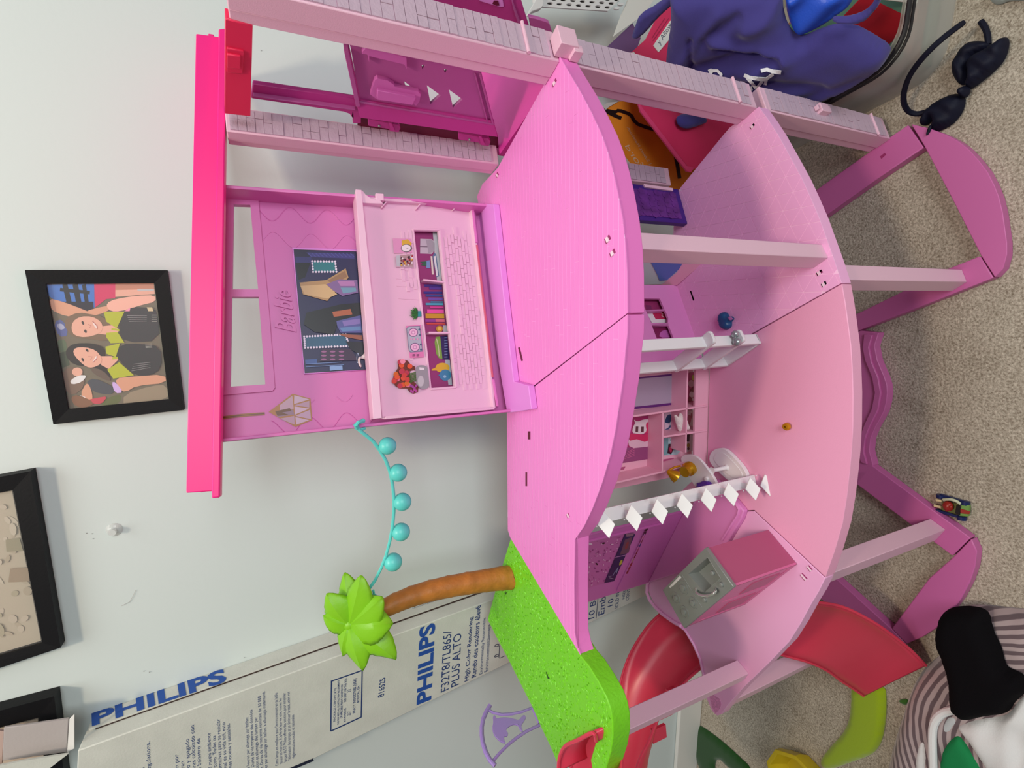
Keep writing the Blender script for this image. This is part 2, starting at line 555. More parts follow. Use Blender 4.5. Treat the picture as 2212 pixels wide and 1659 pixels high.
LR = [(1640, 231), (1660, 259), (1680, 290), (1711, 346), (1733, 387), (1753, 431), (1771, 474), (1787, 519), (1803, 564), (1818, 611), (1525, 776), (1500, 723), (1462, 617), (1452, 520), (1466, 411), (1575, 277)]
LC = [(1818.5, 613), (1826, 655), (1832, 700), (1838, 745), (1841, 790), (1843, 850), (1842.5, 919), (1840, 968), (1836, 1013), (1829, 1075), (1820, 1131), (1803, 1190), (1783, 1247), (1629, 1102), (1471, 1112), (1470, 1062), (1505, 1030), (1527, 1030), (1533, 789), (1526, 778)]
LLF = [(1782.5, 1249), (1769, 1277), (1752, 1305), (1730, 1346), (1705, 1386), (1660, 1433), (1606, 1485), (1569, 1527), (1558, 1543), (1549, 1546), (1541, 1540), (1535, 1530), (1526, 1508), (1522, 1480), (1519, 1457), (1512, 1424), (1498, 1392), (1480, 1362), (1455, 1349), (1425, 1324), (1408, 1295), (1396, 1264), (1471, 1114), (1629, 1104)]
lowr = mat('pearl_pink_plastic', (244, 176, 222), 0.4, bump=0.1, bscale=500)
dL1 = deck('lower_deck', LR, ZL, 0.02, lowr)
dL2 = deck('lower_deck', LC, ZL, 0.02, lowm)
dL3 = deck('lower_deck', LLF, ZL, 0.02, lowl)
plate('groove_sheet', mat('pale_tile_groove', (255, 206, 238), 0.5), GL(LR, ZL + 0.0002), DN * 0.0004, dL1)
# raised triangle tiles of the bathroom floor
PLR = [(p.x, p.y) for p in GL(LR, ZL)]
s_ = 0.0265; h_ = s_ * math.sqrt(3) / 2
ca, sa = math.cos(R(20)), math.sin(R(20))
for i in range(-6, 16):
    for j in range(-4, 22):
        for up in (0, 1):
            bx = 0.05 + i * s_ + (j % 2) * s_ / 2; by = 0.34 + j * h_
            tri = [(bx, by), (bx + s_, by), (bx + s_ / 2, by + h_)] if up else [(bx + s_ / 2, by + h_), (bx + s_, by), (bx + 1.5 * s_, by + h_)]
            cx = sum(p[0] for p in tri) / 3; cy = sum(p[1] for p in tri) / 3
            tri = [(cx + (x - cx) * 0.945 - 0.2, cy + (y - cy) * 0.945 - 0.5) for x, y in tri]
            tri = [(0.2 + x * ca - y * sa, 0.5 + x * sa + y * ca) for x, y in tri]
            q = PLR
            for e in range(3):
                (ax, ay), (bx2, by2) = tri[e], tri[(e + 1) % 3]
                q = clip(q, (by2 - ay), -(bx2 - ax), (by2 - ay) * ax - (bx2 - ax) * ay)
                if len(q) < 3: break
            if len(q) >= 3 and abs(parea(q)) > 3e-5:
                MB().plate([Vector((x, y, ZL + 0.0006)) for x, y in q], DN * 0.0008).build('tile', lowr, dL1)
tabm = mat('white_tab_plastic', (244, 214, 230), .4)
def slot(par, quad, Z, m=slotm):  # dark plate on the surface; the slot's inner shade is only its colour
    if m is slotm:
        a, b, c, d = quad
        mid = lambda p, q, t: (p[0] + (q[0] - p[0]) * t, p[1] + (q[1] - p[1]) * t)
        plate('peg_tab', tabm, GL([mid(a, b, .15), mid(a, b, .6), mid(d, c, .6), mid(d, c, .15)], Z + 0.0016), DN * 0.002, par)
    return plate('slot', m, GL(quad, Z + 0.0006), DN * 0.0012, par)
slot(dU1, [(1192, 182), (1200, 169), (1202, 174), (1194, 188)], ZU)
slot(dU1, [(1305, 517), (1315, 507), (1319, 515), (1309, 527)], ZU)
slot(dU1, [(1316, 548), (1326, 537), (1329, 545), (1319, 556)], ZU)
slot(dU1, [(1089, 619), (1093, 618), (1095, 631), (1091, 632)], ZU, maroon)
slot(dU1, [(1119, 751), (1122, 750), (1129, 779), (1126, 780)], ZU, maroon)
slot(dU1, [(1070, 379), (1074, 372), (1077, 377), (1073, 384)], ZU)
slot(dU2, [(1140, 932), (1145, 932), (1145, 949), (1140, 949)], ZU, maroon)
slot(dU2, [(1135, 1020), (1138, 1020), (1138, 1050), (1135, 1050)], ZU, maroon)
slot(dU2, [(1223, 1112), (1227, 1108), (1230, 1116), (1226, 1120)], ZU)
slot(dL1, [(1619, 275), (1628, 266), (1631, 270), (1622, 280)], ZL)
slot(dL1, [(1762, 590), (1774, 582), (1778, 588), (1766, 597)], ZL)
slot(dL1, [(1773, 614), (1783, 606), (1786, 613), (1776, 621)], ZL)
slot(dL1, [(1490, 628), (1493, 628), (1500, 648), (1497, 650)], ZL, maroon)
slot(dL3, [(1728, 1243), (1733, 1238), (1744, 1250), (1738, 1255)], ZL)
slot(dL3, [(1742, 1226), (1747, 1221), (1755, 1231), (1750, 1236)], ZL)
# sticker residue on the tip of the lower left deck
plate('worn_sticker', mat('lilac_sticker', (214, 140, 186), 0.5, var=0.25, vscale=300), GL([(1533, 1505), (1541, 1501), (1555, 1510), (1558, 1521), (1555, 1531), (1546, 1541), (1538, 1527)], ZL + 0.0004), DN * 0.0008, dL3)

# -- stone-faced corner pillars
brick_me = None
def unit_box(name, m, bev=0.1):
    b = MB().box((0, 0, 0), (0.5, 0.5, 0.5)); me = bpy.data.meshes.new(name)
    me.from_pydata([tuple(v) for v in b.v], [], b.f); me.materials.append(m); return me
BRK = unit_box('stone_block', stone)
def faces_pillar(name, C, stone_dir, plain_dir, ws, wp, z0, z1, seed, bricks=True, m=pale):
    sd = Vector((stone_dir.x, stone_dir.y, 0)).normalized(); pd = Vector((plain_dir.x, plain_dir.y, 0)).normalized()
    C = Vector((C.x, C.y, 0))
    b = MB()
    def col(c, w1, w2, za, zb):
        b.hexa([Vector((p.x, p.y, z)) for z in (za, zb) for p in (c, c + sd * w1, c + sd * w1 + pd * w2, c + pd * w2)])
    col(C, ws, wp * 0.66, z0, z1)
    col(C + sd * 0.0012 + pd * (wp * 0.66), ws - 0.0024, wp * 0.34, z0, z1)
    o = b.build(name, m, H, bevel=0.0012)
    if bricks:
        rnd = random.Random(seed); nrm = -pd
        ax = Matrix((sd, pd, Vector((0, 0, 1)))).transposed().to_4x4()
        z = z0 + 0.012; row = 0
        while z < z1 - 0.012:
            hh = rnd.choice((0.0095, 0.011, 0.0125)); hh = min(hh, z1 - 0.004 - z)
            k = rnd.choice((0.36, 0.5, 0.64, 1.0, 1.0))
            segs = [(0.0, 1.0)] if k == 1.0 else [(0.0, k), (k, 1.0)]
            for s0, s1 in segs:
                d = 0.0007 + rnd.random() * 0.0011
                w = (s1 - s0) * (ws - 0.004) - 0.0006
                c = C + sd * (0.002 + (s0 + s1) / 2 * (ws - 0.004)) - pd * (d / 2) + Vector((0, 0, z + hh / 2))
                instance(BRK, 'brick', o, Matrix.Translation(c) @ ax @ Matrix.Diagonal((w, d + 0.0006, hh - 0.0006, 1)))
            z += hh
    return o, sd, pd
CF = G(1209, 133, ZU); PF = G(1180, 185, ZU)
pdF = (PF - CF); pdF.z = 0
sdF = Vector((pdF.y, -pdF.x, 0))
if sdF.x < 0: sdF = -sdF
wsF = 0.043; wpF = 0.036
ztop = zat(492, 27, CF)
pf1, sdF, pdF = faces_pillar('stone_pillar', CF, sdF, pdF, wsF, wpF, ZU, ztop, 1)
CFm = G(1636, 233, ZL); CFb = G(1924, 300, 0.0)
faces_pillar('stone_pillar', CFm, sdF, pdF, wsF, wpF, ZL, ZU - 0.023, 2)
faces_pillar('stone_pillar', CFb, sdF, pdF, wsF, wpF, 0.0, ZL - 0.021, 3)
# round trims and the two clip brackets on the front pillar
def trim(x, y, C):
    z = zat(x, y, C); c = Vector((C.x, C.y, z)) - pdF * 0.0022
    MB().tube([c, c + sdF * wsF], 0.0022, 10).build('pillar_trim', pale, H, smooth=True)
trim(1142, 112, CF); trim(1598, 222, CFm); trim(1896, 293, CFb)
zz = ZU + 0.002
cb = Vector((CF.x, CF.y, ZU - 0.004)) - pdF * 0.011 + sdF * 0.016
MB().box(cb, (0.0125, 0.009, 0.012), (sdF, pdF, Vector((0, 0, 1)))).box(cb - pdF * 0.004 + Vector((0, 0, -0.0135)), (0.011, 0.002, 0.0016), (sdF, pdF, Vector((0, 0, 1)))).build('clip_bracket', pale, H, bevel=0.0008)
MB().box(cb + sdF * -0.012 + Vector((0, 0, -0.012)), (0.005, 0.007, 0.006), (sdF, pdF, Vector((0, 0, 1)))).build('clip_bracket', pale, H, bevel=0.0006)
z2 = zat(1790, 246, CFb)
cb = Vector((CFb.x, CFb.y, z2)) - pdF * 0.005 + sdF * 0.022
MB().box(cb, (0.008, 0.005, 0.010), (sdF, pdF, Vector((0, 0, 1)))).box(cb - Vector((0, 0, 0.014)), (0.006, 0.004, 0.002), (sdF, pdF, Vector((0, 0, 1)))).box(cb + Vector((0, 0, 0.014)), (0.004, 0.003, 0.002), (sdF, pdF, Vector((0, 0, 1)))).build('clip_bracket', pale, H, bevel=0.0008)
# rear pillar
CR = G(1078, 355, ZU); sR = G(1072, 311, ZU) - CR; pR = G(1062, 372, ZU) - CR
sR.z = pR.z = 0
pRn = Vector((-sR.y, sR.x, 0)).normalized()
if pRn.y < 0: pRn = -pRn
wsR = sR.length
ztr = zat(489, 283, CR)
faces_pillar('stone_pillar', CR, sR, pRn, wsR, 0.03, ZU, ztr, 5)
CR2 = CR
faces_pillar('stone_pillar', CR2, sR, pRn, wsR, 0.03, ZL, ZU - 0.023, 6, m=pale)
# plain square posts
def post(N, Rb, Lb, z0, z1, m=pale, name='post'):
    N, Rb, Lb = [Vector((p.x, p.y, 0)) for p in (N, Rb, Lb)]
    F = Rb + Lb - N
    return MB().hexa([Vector((p.x, p.y, z)) for z in (z0, z1) for p in (N, Rb, F, Lb)]).build(name, m, H, bevel=0.001)
post(G(1790, 557, ZL), G(1776, 528, ZL), G(1757, 580, ZL), ZL, ZU - 0.0228)
post(G(2089, 609, 0), G(2078, 582, 0), G(2057, 629, 0), 0, ZL - 0.0202)
post(G(2043, 1144, 0), G(2010, 1120, 0), G(2020, 1168, 0), 0, ZL - 0.0202)
post(G(1618, 1455, ZL), G(1593, 1425, ZL), G(1607, 1470, ZL), ZL, ZU - 0.026)
PQ = G(1741, 1437, .12) + Vector((0, .0, 0))
post(PQ + Vector((.004, -.004, 0)), PQ + Vector((.022, .016, 0)), PQ + Vector((-.018, .012, 0)), 0.0, ZL - 0.0202)

# -- roof
WFa, WFb = G(1064, 444, ZU), G(1109, 824, ZU)
WF = vplane(WFa, WFb)
def WH(x, y, off=0.0): return WF.hit(x, y, off)
b = MB()
plate('roof_fascia', hot, WF.hits([(423, 72), (402, 1065), (461, 1061), (474, 79)], 0.02), WF.n * -0.01, H, bevel=0.0012)
plate('roof_lip', hot, WF.hits([(472, 62), (457, 1076), (475, 1075), (489, 60)], 0.028), WF.n * -0.02, H, bevel=0.0015)
fr = [WH(428, 80, 0.012), WH(408, 1055, 0.012), WH(470, 1055, 0.012), WH(484, 80, 0.012)]
fr = [WH(462, 74, 0.012), WH(446, 1062, 0.012)]
plate('roof_panel', hot, [fr[0], fr[1], fr[1] - WF.n * 0.075, fr[0] - WF.n * 0.075], Vector((0, 0, 0.006)), H, bevel=0.001)
# -- end beam between the two right pillars
CFp = CF + pdF * wpF; CFp.z = 0
CRp = Vector((CR.x, CR.y, 0)) + sR.normalized() * 0.004
EP = vplane(CFp, CRp)
outw = -EP.n
plate('roof_end_beam', redm, EP.hits([(487, 40), (546, 56), (541, 252), (486, 246)], 0.0), outw * 0.012, H, bevel=0.001)
plate('beam_panel', redm, EP.hits([(490, 104), (527, 112), (524, 160), (490, 158)], 0.002), outw * 0.003, H, bevel=0.0008)
plate('beam_panel', redm, EP.hits([(490, 118), (520, 123), (519, 150), (490, 147)], 0.0045), outw * 0.003, H, bevel=0.0008)

# -- top-floor back wall (a shallow shell)
D = -0.034
WP = WF.shift(D)
edge_r = [WH(477, 399), WH(1064, 441)]; edge_l = [WH(466, 956), WH(1108, 889)]
ur = [WP.hit(484, 424), WP.hit(1066, 452)]
shift = WF.n * D
ring = [edge_l[0] + shift, edge_r[0] + shift, edge_r[1] + shift, edge_l[1] + shift]
for p in ring[2:]: p.z = ZU + 0.0005
win1 = WP.hits([(505.4, 444), (541, 445), (549, 535), (558, 627), (502.5, 627)])
win2 = WP.hits([(501.7, 643), (559, 643), (566, 735), (573.4, 831), (498.2, 836)])
bwl = plate('back_wall', lilac, [ring, win1, win2], WF.n * -0.004, H)
# raised frame round the window
fro = WP.hits([(489, 428), (558, 427), (570, 555), (582, 680), (591, 800), (594, 838), (589, 845), (483, 854)])
plate('window_surround', lilac, [fro, win1, win2], WF.n * 0.004, H, bevel=0.0008)
# flanges left and right, bottom
def zfix(p, z): return Vector((p.x, p.y, z))
for name, (t, bt) in (('wall_flange', edge_r), ('wall_flange', edge_l)):
    bt = zfix(bt, ZU + 0.0005)
    sgn = Vector((-0.004, 0, 0)) if t.x > 0.1 else Vector((0.004, 0, 0))
    plate(name, lilac, [t, bt, bt + shift * 1.1, t + shift * 1.1], sgn, H, bevel=0.0008)
plate('wall_foot', lilac2, GL([(1066, 441), (1087, 633), (1109, 824), (1141, 833), (1148, 884), (1120, 889), (1095, 892), (1062, 700), (1028, 441)], ZU + 0.0105), DN * 0.01, H, bevel=0.001)
# embossed curves on the wall
b = MB()
e0 = WH(1064, 441); ud = (WH(1064, 441) - WH(1108, 889)); ud.z = 0; L0 = ud.length; ud.normalize()
Lorg = WH(1108, 889) + shift
for k in range(9):
    s0 = 0.014 + k * 0.0365
    path = []
    for i in range(61):
        z = 0.865 + i * 0.0026
        s1 = s0 + 0.0105 * math.sin((z - 0.865) / 0.024 * math.pi + (math.pi if k % 2 else 0))
        if s1 > L0 - 0.006 or s1 < 0.006: path.append(None); continue
        p = Lorg + ud * s1; p.z = z
        px_in = (0.036 < s1 < 0.246 and z > 0.975) or (0.05 < s1 < 0.245 and z < 0.987)
        path.append(None if px_in or z > 1.02 else p)
    cur = []
    for p in path + [None]:
        if p is None:
            if len(cur) > 2: b.tube(cur, 0.0006, 5)
            cur = []
        else: cur.append(p + WF.n * 0.0001)
b.build('wave_relief', lilac, bwl, smooth=True, kind='stuff')
text('lettering', 'Barbie', [WP.hit(*p) for p in ((641, 718), (627, 626), (592, 627), (594, 716))], lilac, bwl, shear=0.35, bold=0.012, solid=0.0016, lift=0.0008)
# television on the wall
tv = [(633.5, 538), (769.5, 543), (793, 797), (658.5, 806.5)]
cx = sum(p[0] for p in tv) / 4; cy = sum(p[1] for p in tv) / 4
tvo = [(cx + (x - cx) * 1.035, cy + (y - cy) * 1.02) for x, y in tv]
scr = plate('television', lilac2, WP.hits(tvo, 0.0), WF.n * 0.003, H, bevel=0.0006)
Tz = (620, 520, 5.53)
nb = (34, 28, 78)
polys = [((14, 12, 34), [(78, 103), (828, 128), (958, 1538), (212, 1582)]),
         (nb, [(84, 112), (820, 136), (950, 1530), (218, 1572)]),
         ((28, 24, 60), [(84, 112), (240, 118), (290, 250), (92, 250)]),
         ((48, 46, 110), [(100, 190), (290, 195), (290, 262), (100, 262)]),
         ((10, 10, 24), [(104, 262), (280, 262), (215, 440), (130, 470)]),
         ((58, 52, 124), [(230, 140), (800, 160), (805, 215), (290, 195)])]
for i in range(12): polys.append(((74, 74, 150), strip([(250 + i * 46, 148), (300 + i * 46, 195)], 9)))
# marquee signs in the street scene
def marquee(a, b_, c, d, col, n1, n2):
    polys.append(((30, 70, 96), [a, b_, c, d])); polys.append((col, [(p[0] * .95 + (a[0] + c[0]) / 2 * .05, p[1] * .93 + (a[1] + c[1]) / 2 * .07) for p in (a, b_, c, d)]))
    for (p, q, n) in ((a, b_, n1), (b_, c, n2), (c, d, n1), (d, a, n2)):
        for i in range(n):
            t = i / n; polys.append(((226, 214, 236), ell(p[0] + (q[0] - p[0]) * t, p[1] + (q[1] - p[1]) * t, 13, 14, 8)))
marquee((300, 245), (575, 248), (590, 370), (312, 372), (38, 118, 128), 8, 4)
marquee((205, 1145), (700, 1120), (745, 1258), (215, 1278), (40, 88, 120), 15, 5)
# lit towers and striped billboards in the middle of the screen
polys += [((176, 140, 96), [(150, 500), (470, 470), (700, 330), (735, 440), (480, 720), (190, 640)]),
          ((206, 172, 124), [(160, 540), (460, 520), (600, 640), (480, 690), (210, 640)]),
          ((146, 110, 82), [(480, 480), (690, 360), (720, 430), (560, 520)]),
          ((128, 96, 150), [(470, 520), (620, 460), (840, 470), (850, 620), (660, 660), (560, 600)]),
          ((176, 120, 176), [(600, 480), (800, 485), (815, 540), (640, 540)]),
          ((110, 150, 176), [(640, 560), (820, 560), (830, 605), (670, 630)]),
          ((14, 10, 22), [(230, 860), (640, 760), (870, 740), (885, 860), (860, 960), (600, 1000), (560, 1120), (330, 1090), (200, 1000)]),
          ((170, 92, 62), [(540, 850), (760, 815), (780, 880), (560, 910)]),
          ((84, 84, 150), [(590, 960), (880, 890), (895, 1100), (640, 1100), (600, 1020)]),
          ((130, 110, 178), [(660, 960), (870, 930), (880, 990), (680, 1020)]),
          ((96, 130, 180), [(630, 1040), (880, 1020), (885, 1070), (660, 1085)]),
          ((150, 84, 62), [(600, 1110), (900, 1130), (905, 1190), (700, 1150)]),
          ((20, 16, 34), [(700, 1200), (910, 1210), (935, 1400), (760, 1300)]),
          ((58, 34, 66), [(420, 1290), (760, 1290), (850, 1430), (390, 1440)]),
          ((58, 86, 150), [(215, 1420), (360, 1412), (360, 1470), (220, 1472)]),
          ((112, 140, 196), strip([(220, 1474), (650, 1450)], 7)), ((112, 140, 196), strip([(222, 1508), (680, 1482)], 7)),
          ((130, 160, 212), [(510, 1500), (660, 1490), (665, 1540), (512, 1552)])]
for i in range(3):
    for j in range(3): polys.append(((150, 90, 140), ell(440 + i * 105, 1325 + j * 46, 34, 12, 8)))
polys.append(((190, 200, 230), strip(ell(845, 1400, 12, 60, 14), 6)))
decal('screen', WP, polys, scr, off=0.0032, layer=0.00002, tr=Tz)
# torn white scrap stuck to the television
pts = zm(620, 520, 5.53, [(845, 1390), (890, 1385), (940, 1320), (1000, 1370), (995, 1420), (960, 1425), (880, 1410), (868, 1440), (895, 1500), (880, 1520), (850, 1480)])
puffy('torn_sticker', mat('torn_paper', (226, 210, 214), 0.7), lambda x, y: WP.hit(x, y, 0.006), pts, 3.0, 0.003, 6, n=WF.n, subd=0, parent=scr)
# printed hanging lantern
Lz = (450, 650, 4.148)
gl = (150, 104, 40)
lp = [(gl, strip([(120, 1048), (300, 1025), (505, 1010)], 26)), ((90, 40, 40), strip([(120, 1048), (300, 1025), (505, 1010)], 6)),
      ((176, 120, 60), [(540, 995), (755, 832), (915, 875), (930, 1068), (782, 1130)]),
      ((196, 160, 176), [(640, 935), (752, 850), (765, 965), (640, 985)]), ((150, 120, 140), [(600, 985), (760, 975), (770, 1020), (620, 1040)]),
      ((206, 176, 196), [(770, 845), (905, 882), (768, 925)]), ((188, 150, 172), [(770, 935), (905, 955), (905, 895)]),
      ((210, 180, 200), [(772, 945), (905, 965), (775, 1020)]), ((196, 160, 186), [(778, 1030), (912, 975), (920, 1060)]),
      ((206, 176, 196), [(780, 1040), (905, 1068), (786, 1110)]), ((188, 150, 170), [(640, 1055), (770, 1030), (775, 1110)]),
      ((110, 70, 40), [(600, 990), (730, 960), (745, 985), (660, 1000), (720, 1020), (620, 1030)])]
decal('printed_lantern', WP, lp, bwl, off=0.001, layer=0.00004, tr=Lz)

# -- light fold-down panel with moulded bricks and a printed shelf
PN = plane3(WH(783, 432, 0.004), WH(828, 905, 0.004), WH(1038, 660, -0.026))
niche = PN.hits([(894, 498.5), (946.5, 499.5), (981.8, 834), (931, 838)])
outer = PN.hits([(781, 432), (1014, 446), (1064, 883), (826, 905)])
pnl = plate('fold_down_panel', traym, [outer, niche], PN.n * -0.004, H)
plate('shelf_back', mat('plum_print', (150, 62, 116), 0.5), PN.hits([(890, 494), (950, 495), (986, 839), (926, 843)], -0.0095), PN.n * -0.002, pnl)
def bar(p, q, w, d, m, par, pl=PN, off=0.0, name='shelf_edge', ext=0.0):
    a = pl.hit(*p, off); c = pl.hit(*q, off); t = (c - a).normalized(); sd = t.cross(pl.n).normalized()
    a = a - t * ext; c = c + t * ext
    return MB().hexa([a - sd * w, c - sd * w, c + sd * w, a + sd * w, a - sd * w + pl.n * d, c - sd * w + pl.n * d, c + sd * w + pl.n * d, a + sd * w + pl.n * d]).build(name, m, par, bevel=min(w, abs(d)) * 0.3)
for p, q in (((891, 496), (929, 841)), ((949, 497), (984, 837)), ((891, 496), (949, 497)), ((929, 841), (984, 837))):
    bar(p, q, 0.0014, 0.0028, traym, pnl, off=-0.0005)
bar((908.5, 609), (957.5, 614), 0.0014, 0.011, traym, pnl, off=-0.009); bar((920, 722), (968.5, 722), 0.0014, 0.011, traym, pnl, off=-0.009)
for p, q in (((782, 434), (1013, 448)), ((1013, 448), (1062, 883)), ((828, 903), (1062, 883))):
    bar(p, q, 0.002, 0.009, traym, pnl, off=-0.001, name='panel_rim')
for p in ((826, 447), (900, 450), (980, 452)):
    bar((p[0] + 6, p[1] - 8), (p[0] - 4, p[1] + 4), 0.0009, 0.006, traym, pnl, name='panel_rib')
# the ledge along its top, with the clip at its right end
b = MB()
lp_ = [WH(768, 409, 0.014), WH(787, 660, 0.014), WH(807, 905, 0.014), WH(825, 903, 0.014), WH(806, 660, 0.014), WH(781, 410, 0.014)]
plate('panel_ledge', traym, lp_, WF.n * -0.034, H, bevel=0.0012)
plate('ledge_bracket', traym, WF.hits([(775, 410), (783, 411), (790, 420), (802, 428), (822, 432), (828, 440), (783, 438)], 0.012), WF.n * -0.03, H, bevel=0.0008)
plate('rim_clip', traym, WF.hits([(811, 417), (829, 418), (830, 433), (812, 432)], 0.012), WF.n * -0.02, H, bevel=0.0008)
# hinge strip below the panel
plate('panel_hinge', magent2, WF.hits([(1016, 448), (1026, 449), (1075, 880), (1065, 883)], -0.022), WF.n * -0.006, H)
bar((1020, 452), (1028, 526), 0.0018, 0.004, lilac, H, pl=WF, off=-0.02, name='hinge_barrel')
bar((1029, 530), (1063, 815), 0.0016, 0.003, mat('dusty_coral', (206, 92, 116), 0.45), H, pl=WF, off=-0.02, name='hinge_barrel')
bar((1064, 820), (1073, 878), 0.0018, 0.004, lilac, H, pl=WF, off=-0.02, name='hinge_barrel')
# bricks on the panel
BR2 = unit_box('brick_relief', traym)
pO = PN.hit(826, 905); pU = (PN.hit(781, 432) - PN.hit(826, 905)); LU = pU.length; pU.normalize(); pV = PN.n.cross(pU).normalized()
if pV.z > 0: pV = -pV
LV = (PN.hit(1014, 446) - PN.hit(781, 432)).dot(pV)
nU = [((p - pO).dot(pU), (p - pO).dot(pV)) for p in niche]
nx0, nx1 = min(p[0] for p in nU) - 0.003, max(p[0] for p in nU) + 0.003; ny0, ny1 = min(p[1] for p in nU) - 0.003, max(p[1] for p in nU) + 0.003
rnd = random.Random(11); cnt = 0
axm = Matrix((pU, pV, PN.n)).transposed().to_4x4()
yy = LV * 0.27; row = 0
while yy < LV * 0.955:
    xx = LU * 0.10 + (row % 2) * 0.009
    while xx < LU * 0.87:
        w = rnd.choice((0.014, 0.017, 0.021)); hgt = 0.0056
        zone = yy > LV * 0.75 or xx < LU * 0.36 or xx > LU * 0.58
        free = not (nx0 - w < xx < nx1 and ny0 - hgt < yy < ny1)
        stick = (0.0 < xx < LU * 0.34 and LV * 0.33 < yy < LV * 0.6) or (yy < ny0 and rnd.random() < 0.35)
        if free and zone and not stick:
            d = 0.0005 + rnd.random() * 0.0011
            c = pO + pU * (xx + w / 2) + pV * (yy + hgt / 2) + PN.n * (d / 2)
            instance(BR2, 'brick', pnl, Matrix.Translation(c) @ axm @ Matrix.Diagonal((w - 0.0008, hgt - 0.0007, d + 0.0004, 1))); cnt += 1
        xx += w
    yy += 0.0058; row += 1
for p, q in (((1000, 553), (960, 560)), ((1000, 555), (963, 569)), ((1042, 784), (980, 773)), ((1042, 785), (981, 783)), ((855, 602), (897, 606)), ((857, 618), (900, 621)), ((860, 645), (903, 648))):
    bar(p, q, 0.0004, 0.0008, traym, pnl, name='chimney_line')
# printed things on the shelf and stuck on the panel
Z6 = (740, 400, 5.183); Z7 = (740, 680, 5.027)
sh = [((205, 205, 210), [(1010, 530), (1066, 530), (1112, 1070), (1058, 1075)]),
      ((196, 196, 198), [(870, 600), (1000, 605), (1030, 640), (1035, 720), (1000, 770), (868, 765)]), ((120, 110, 120), strip([(862, 686), (980, 690)], 10)), ((168, 168, 172), [(930, 610), (1000, 612), (1030, 650), (1030, 740), (960, 765), (950, 690)]),
      ((96, 128, 160), [(1010, 790), (1025, 755), (1048, 775), (1082, 1020), (1050, 1030)]), ((236, 236, 238), [(1018, 800), (1040, 790), (1070, 1015), (1050, 1020)]),
      ((230, 222, 204), [(985, 795), (1005, 795), (1022, 1000), (1000, 1000)]), ((96, 110, 140), strip([(1008, 796), (1026, 1002)], 6)),
      ((118, 160, 200), [(925, 850), (975, 840), (985, 930), (940, 930)]), ((40, 110, 70), [(870, 860), (940, 850), (940, 905), (875, 895), (905, 880)])]
bk = [((60, 50, 130), 915, 1110, 32), ((80, 60, 150), 970, 1140, 34), ((40, 56, 140), 908, 1190, 30), ((44, 80, 150), 930, 1222, 32), ((110, 84, 176), 960, 1258, 34), ((50, 130, 160), 985, 1298, 22), ((70, 170, 190), 930, 1318, 30),
      ((220, 70, 150), 980, 1356, 24), ((236, 90, 170), 945, 1390, 46), ((206, 160, 40), 928, 1438, 56), ((150, 70, 150), 925, 1496, 40), ((214, 110, 130), 1040, 1500, 36), ((216, 84, 60), 940, 1545, 18)]
for col, x0, y0, hh in bk: sh.append((col, [(x0, y0), (1108 + (y0 - 1110) * .09, y0 + 2), (1110 + (y0 - 1110) * .09, y0 + hh - 4), (x0 + 2, y0 + hh - 5)]))
sh += [((190, 150, 40), ell(1085, 1608, 40, 36)), ((236, 206, 80), ell(1085, 1606, 22, 20)), ((180, 180, 186), [(1125, 1570), (1165, 1570), (1170, 1645), (1128, 1645)])]
decal('printed_shelf', PN, sh, pnl, off=-0.0093, layer=0.00006, tr=Z6)
s2 = [((184, 190, 200), [(1110, 480), (1165, 490), (1190, 760), (1150, 765)]), ((130, 180, 70), [(1000, 300), (1012, 240), (1060, 235), (1085, 480), (1045, 470), (1015, 420)]),
      ((200, 220, 160), strip([(1020, 260), (1040, 340), (1050, 450)], 10)), ((44, 40, 96), [(1062, 232), (1135, 228), (1160, 485), (1085, 488)]),
      ((226, 186, 50), ell(1085, 575, 78, 54)), ((226, 186, 50), [(968, 590), (1020, 570), (1020, 605), (968, 606)]), ((60, 140, 176), ell(1115, 655, 64, 62)), ((60, 140, 176), [(1035, 655), (1070, 640), (1070, 675)]), ((150, 200, 220), ell(1110, 670, 16, 16))]
for i in range(8): s2.append(((120, 130, 180), strip([(1105, 250 + i * 30), (1140, 247 + i * 30)], 10)))
decal('printed_shelf', PN, s2, pnl, off=-0.0093, layer=0.00006, tr=Z7)
st = [((222, 158, 196), [(562, 596), (770, 600), (780, 755), (575, 760)]), ((214, 180, 60), [(660, 620), (730, 605), (775, 650), (760, 700), (670, 690)]), ((110, 110, 114), ell(716, 706, 64, 46)), ((236, 234, 232), ell(712, 704, 52, 38)), ((90, 90, 90), strip([(712, 704), (735, 708)], 5)),
      ((200, 170, 186), [(590, 800), (790, 770), (802, 925), (600, 920)]), ((190, 196, 200), [(600, 790), (640, 780), (650, 905), (605, 905)]), ((176, 150, 150), [(645, 785), (785, 775), (795, 915), (650, 910)])]
rnd = random.Random(5)
for i in range(34): st.append((rnd.choice([(170, 40, 50), (230, 226, 226), (220, 180, 60), (60, 40, 50), (120, 60, 60), (226, 140, 160)]), ell(655 + rnd.random() * 130, 795 + rnd.random() * 105, 11, 11, 7)))
NJ = len(st)
st += [((36, 150, 150), [(822, 1408), (882, 1408), (884, 1468), (826, 1474)])]
for a in range(13):
    t = R(95 + a * 14.2); c_, s_n = math.cos(t), math.sin(t); L_ = 78 + (a % 3) * 8
    st.append(((20 + (a % 2) * 14, 84 + (a % 3) * 22, 36), [(836 + 8 * s_n, 1437 - 8 * c_), (836 + L_ * .5 * c_ + 9 * s_n, 1437 + L_ * .5 * s_n - 9 * c_), (836 + L_ * c_, 1437 + L_ * s_n), (836 + L_ * .5 * c_ - 9 * s_n, 1437 + L_ * .5 * s_n + 9 * c_), (836 - 8 * s_n, 1437 + 8 * c_)]))
decal('printed_clock', PN, st[:5], pnl, off=0.0022, layer=0.00005, tr=Z6)
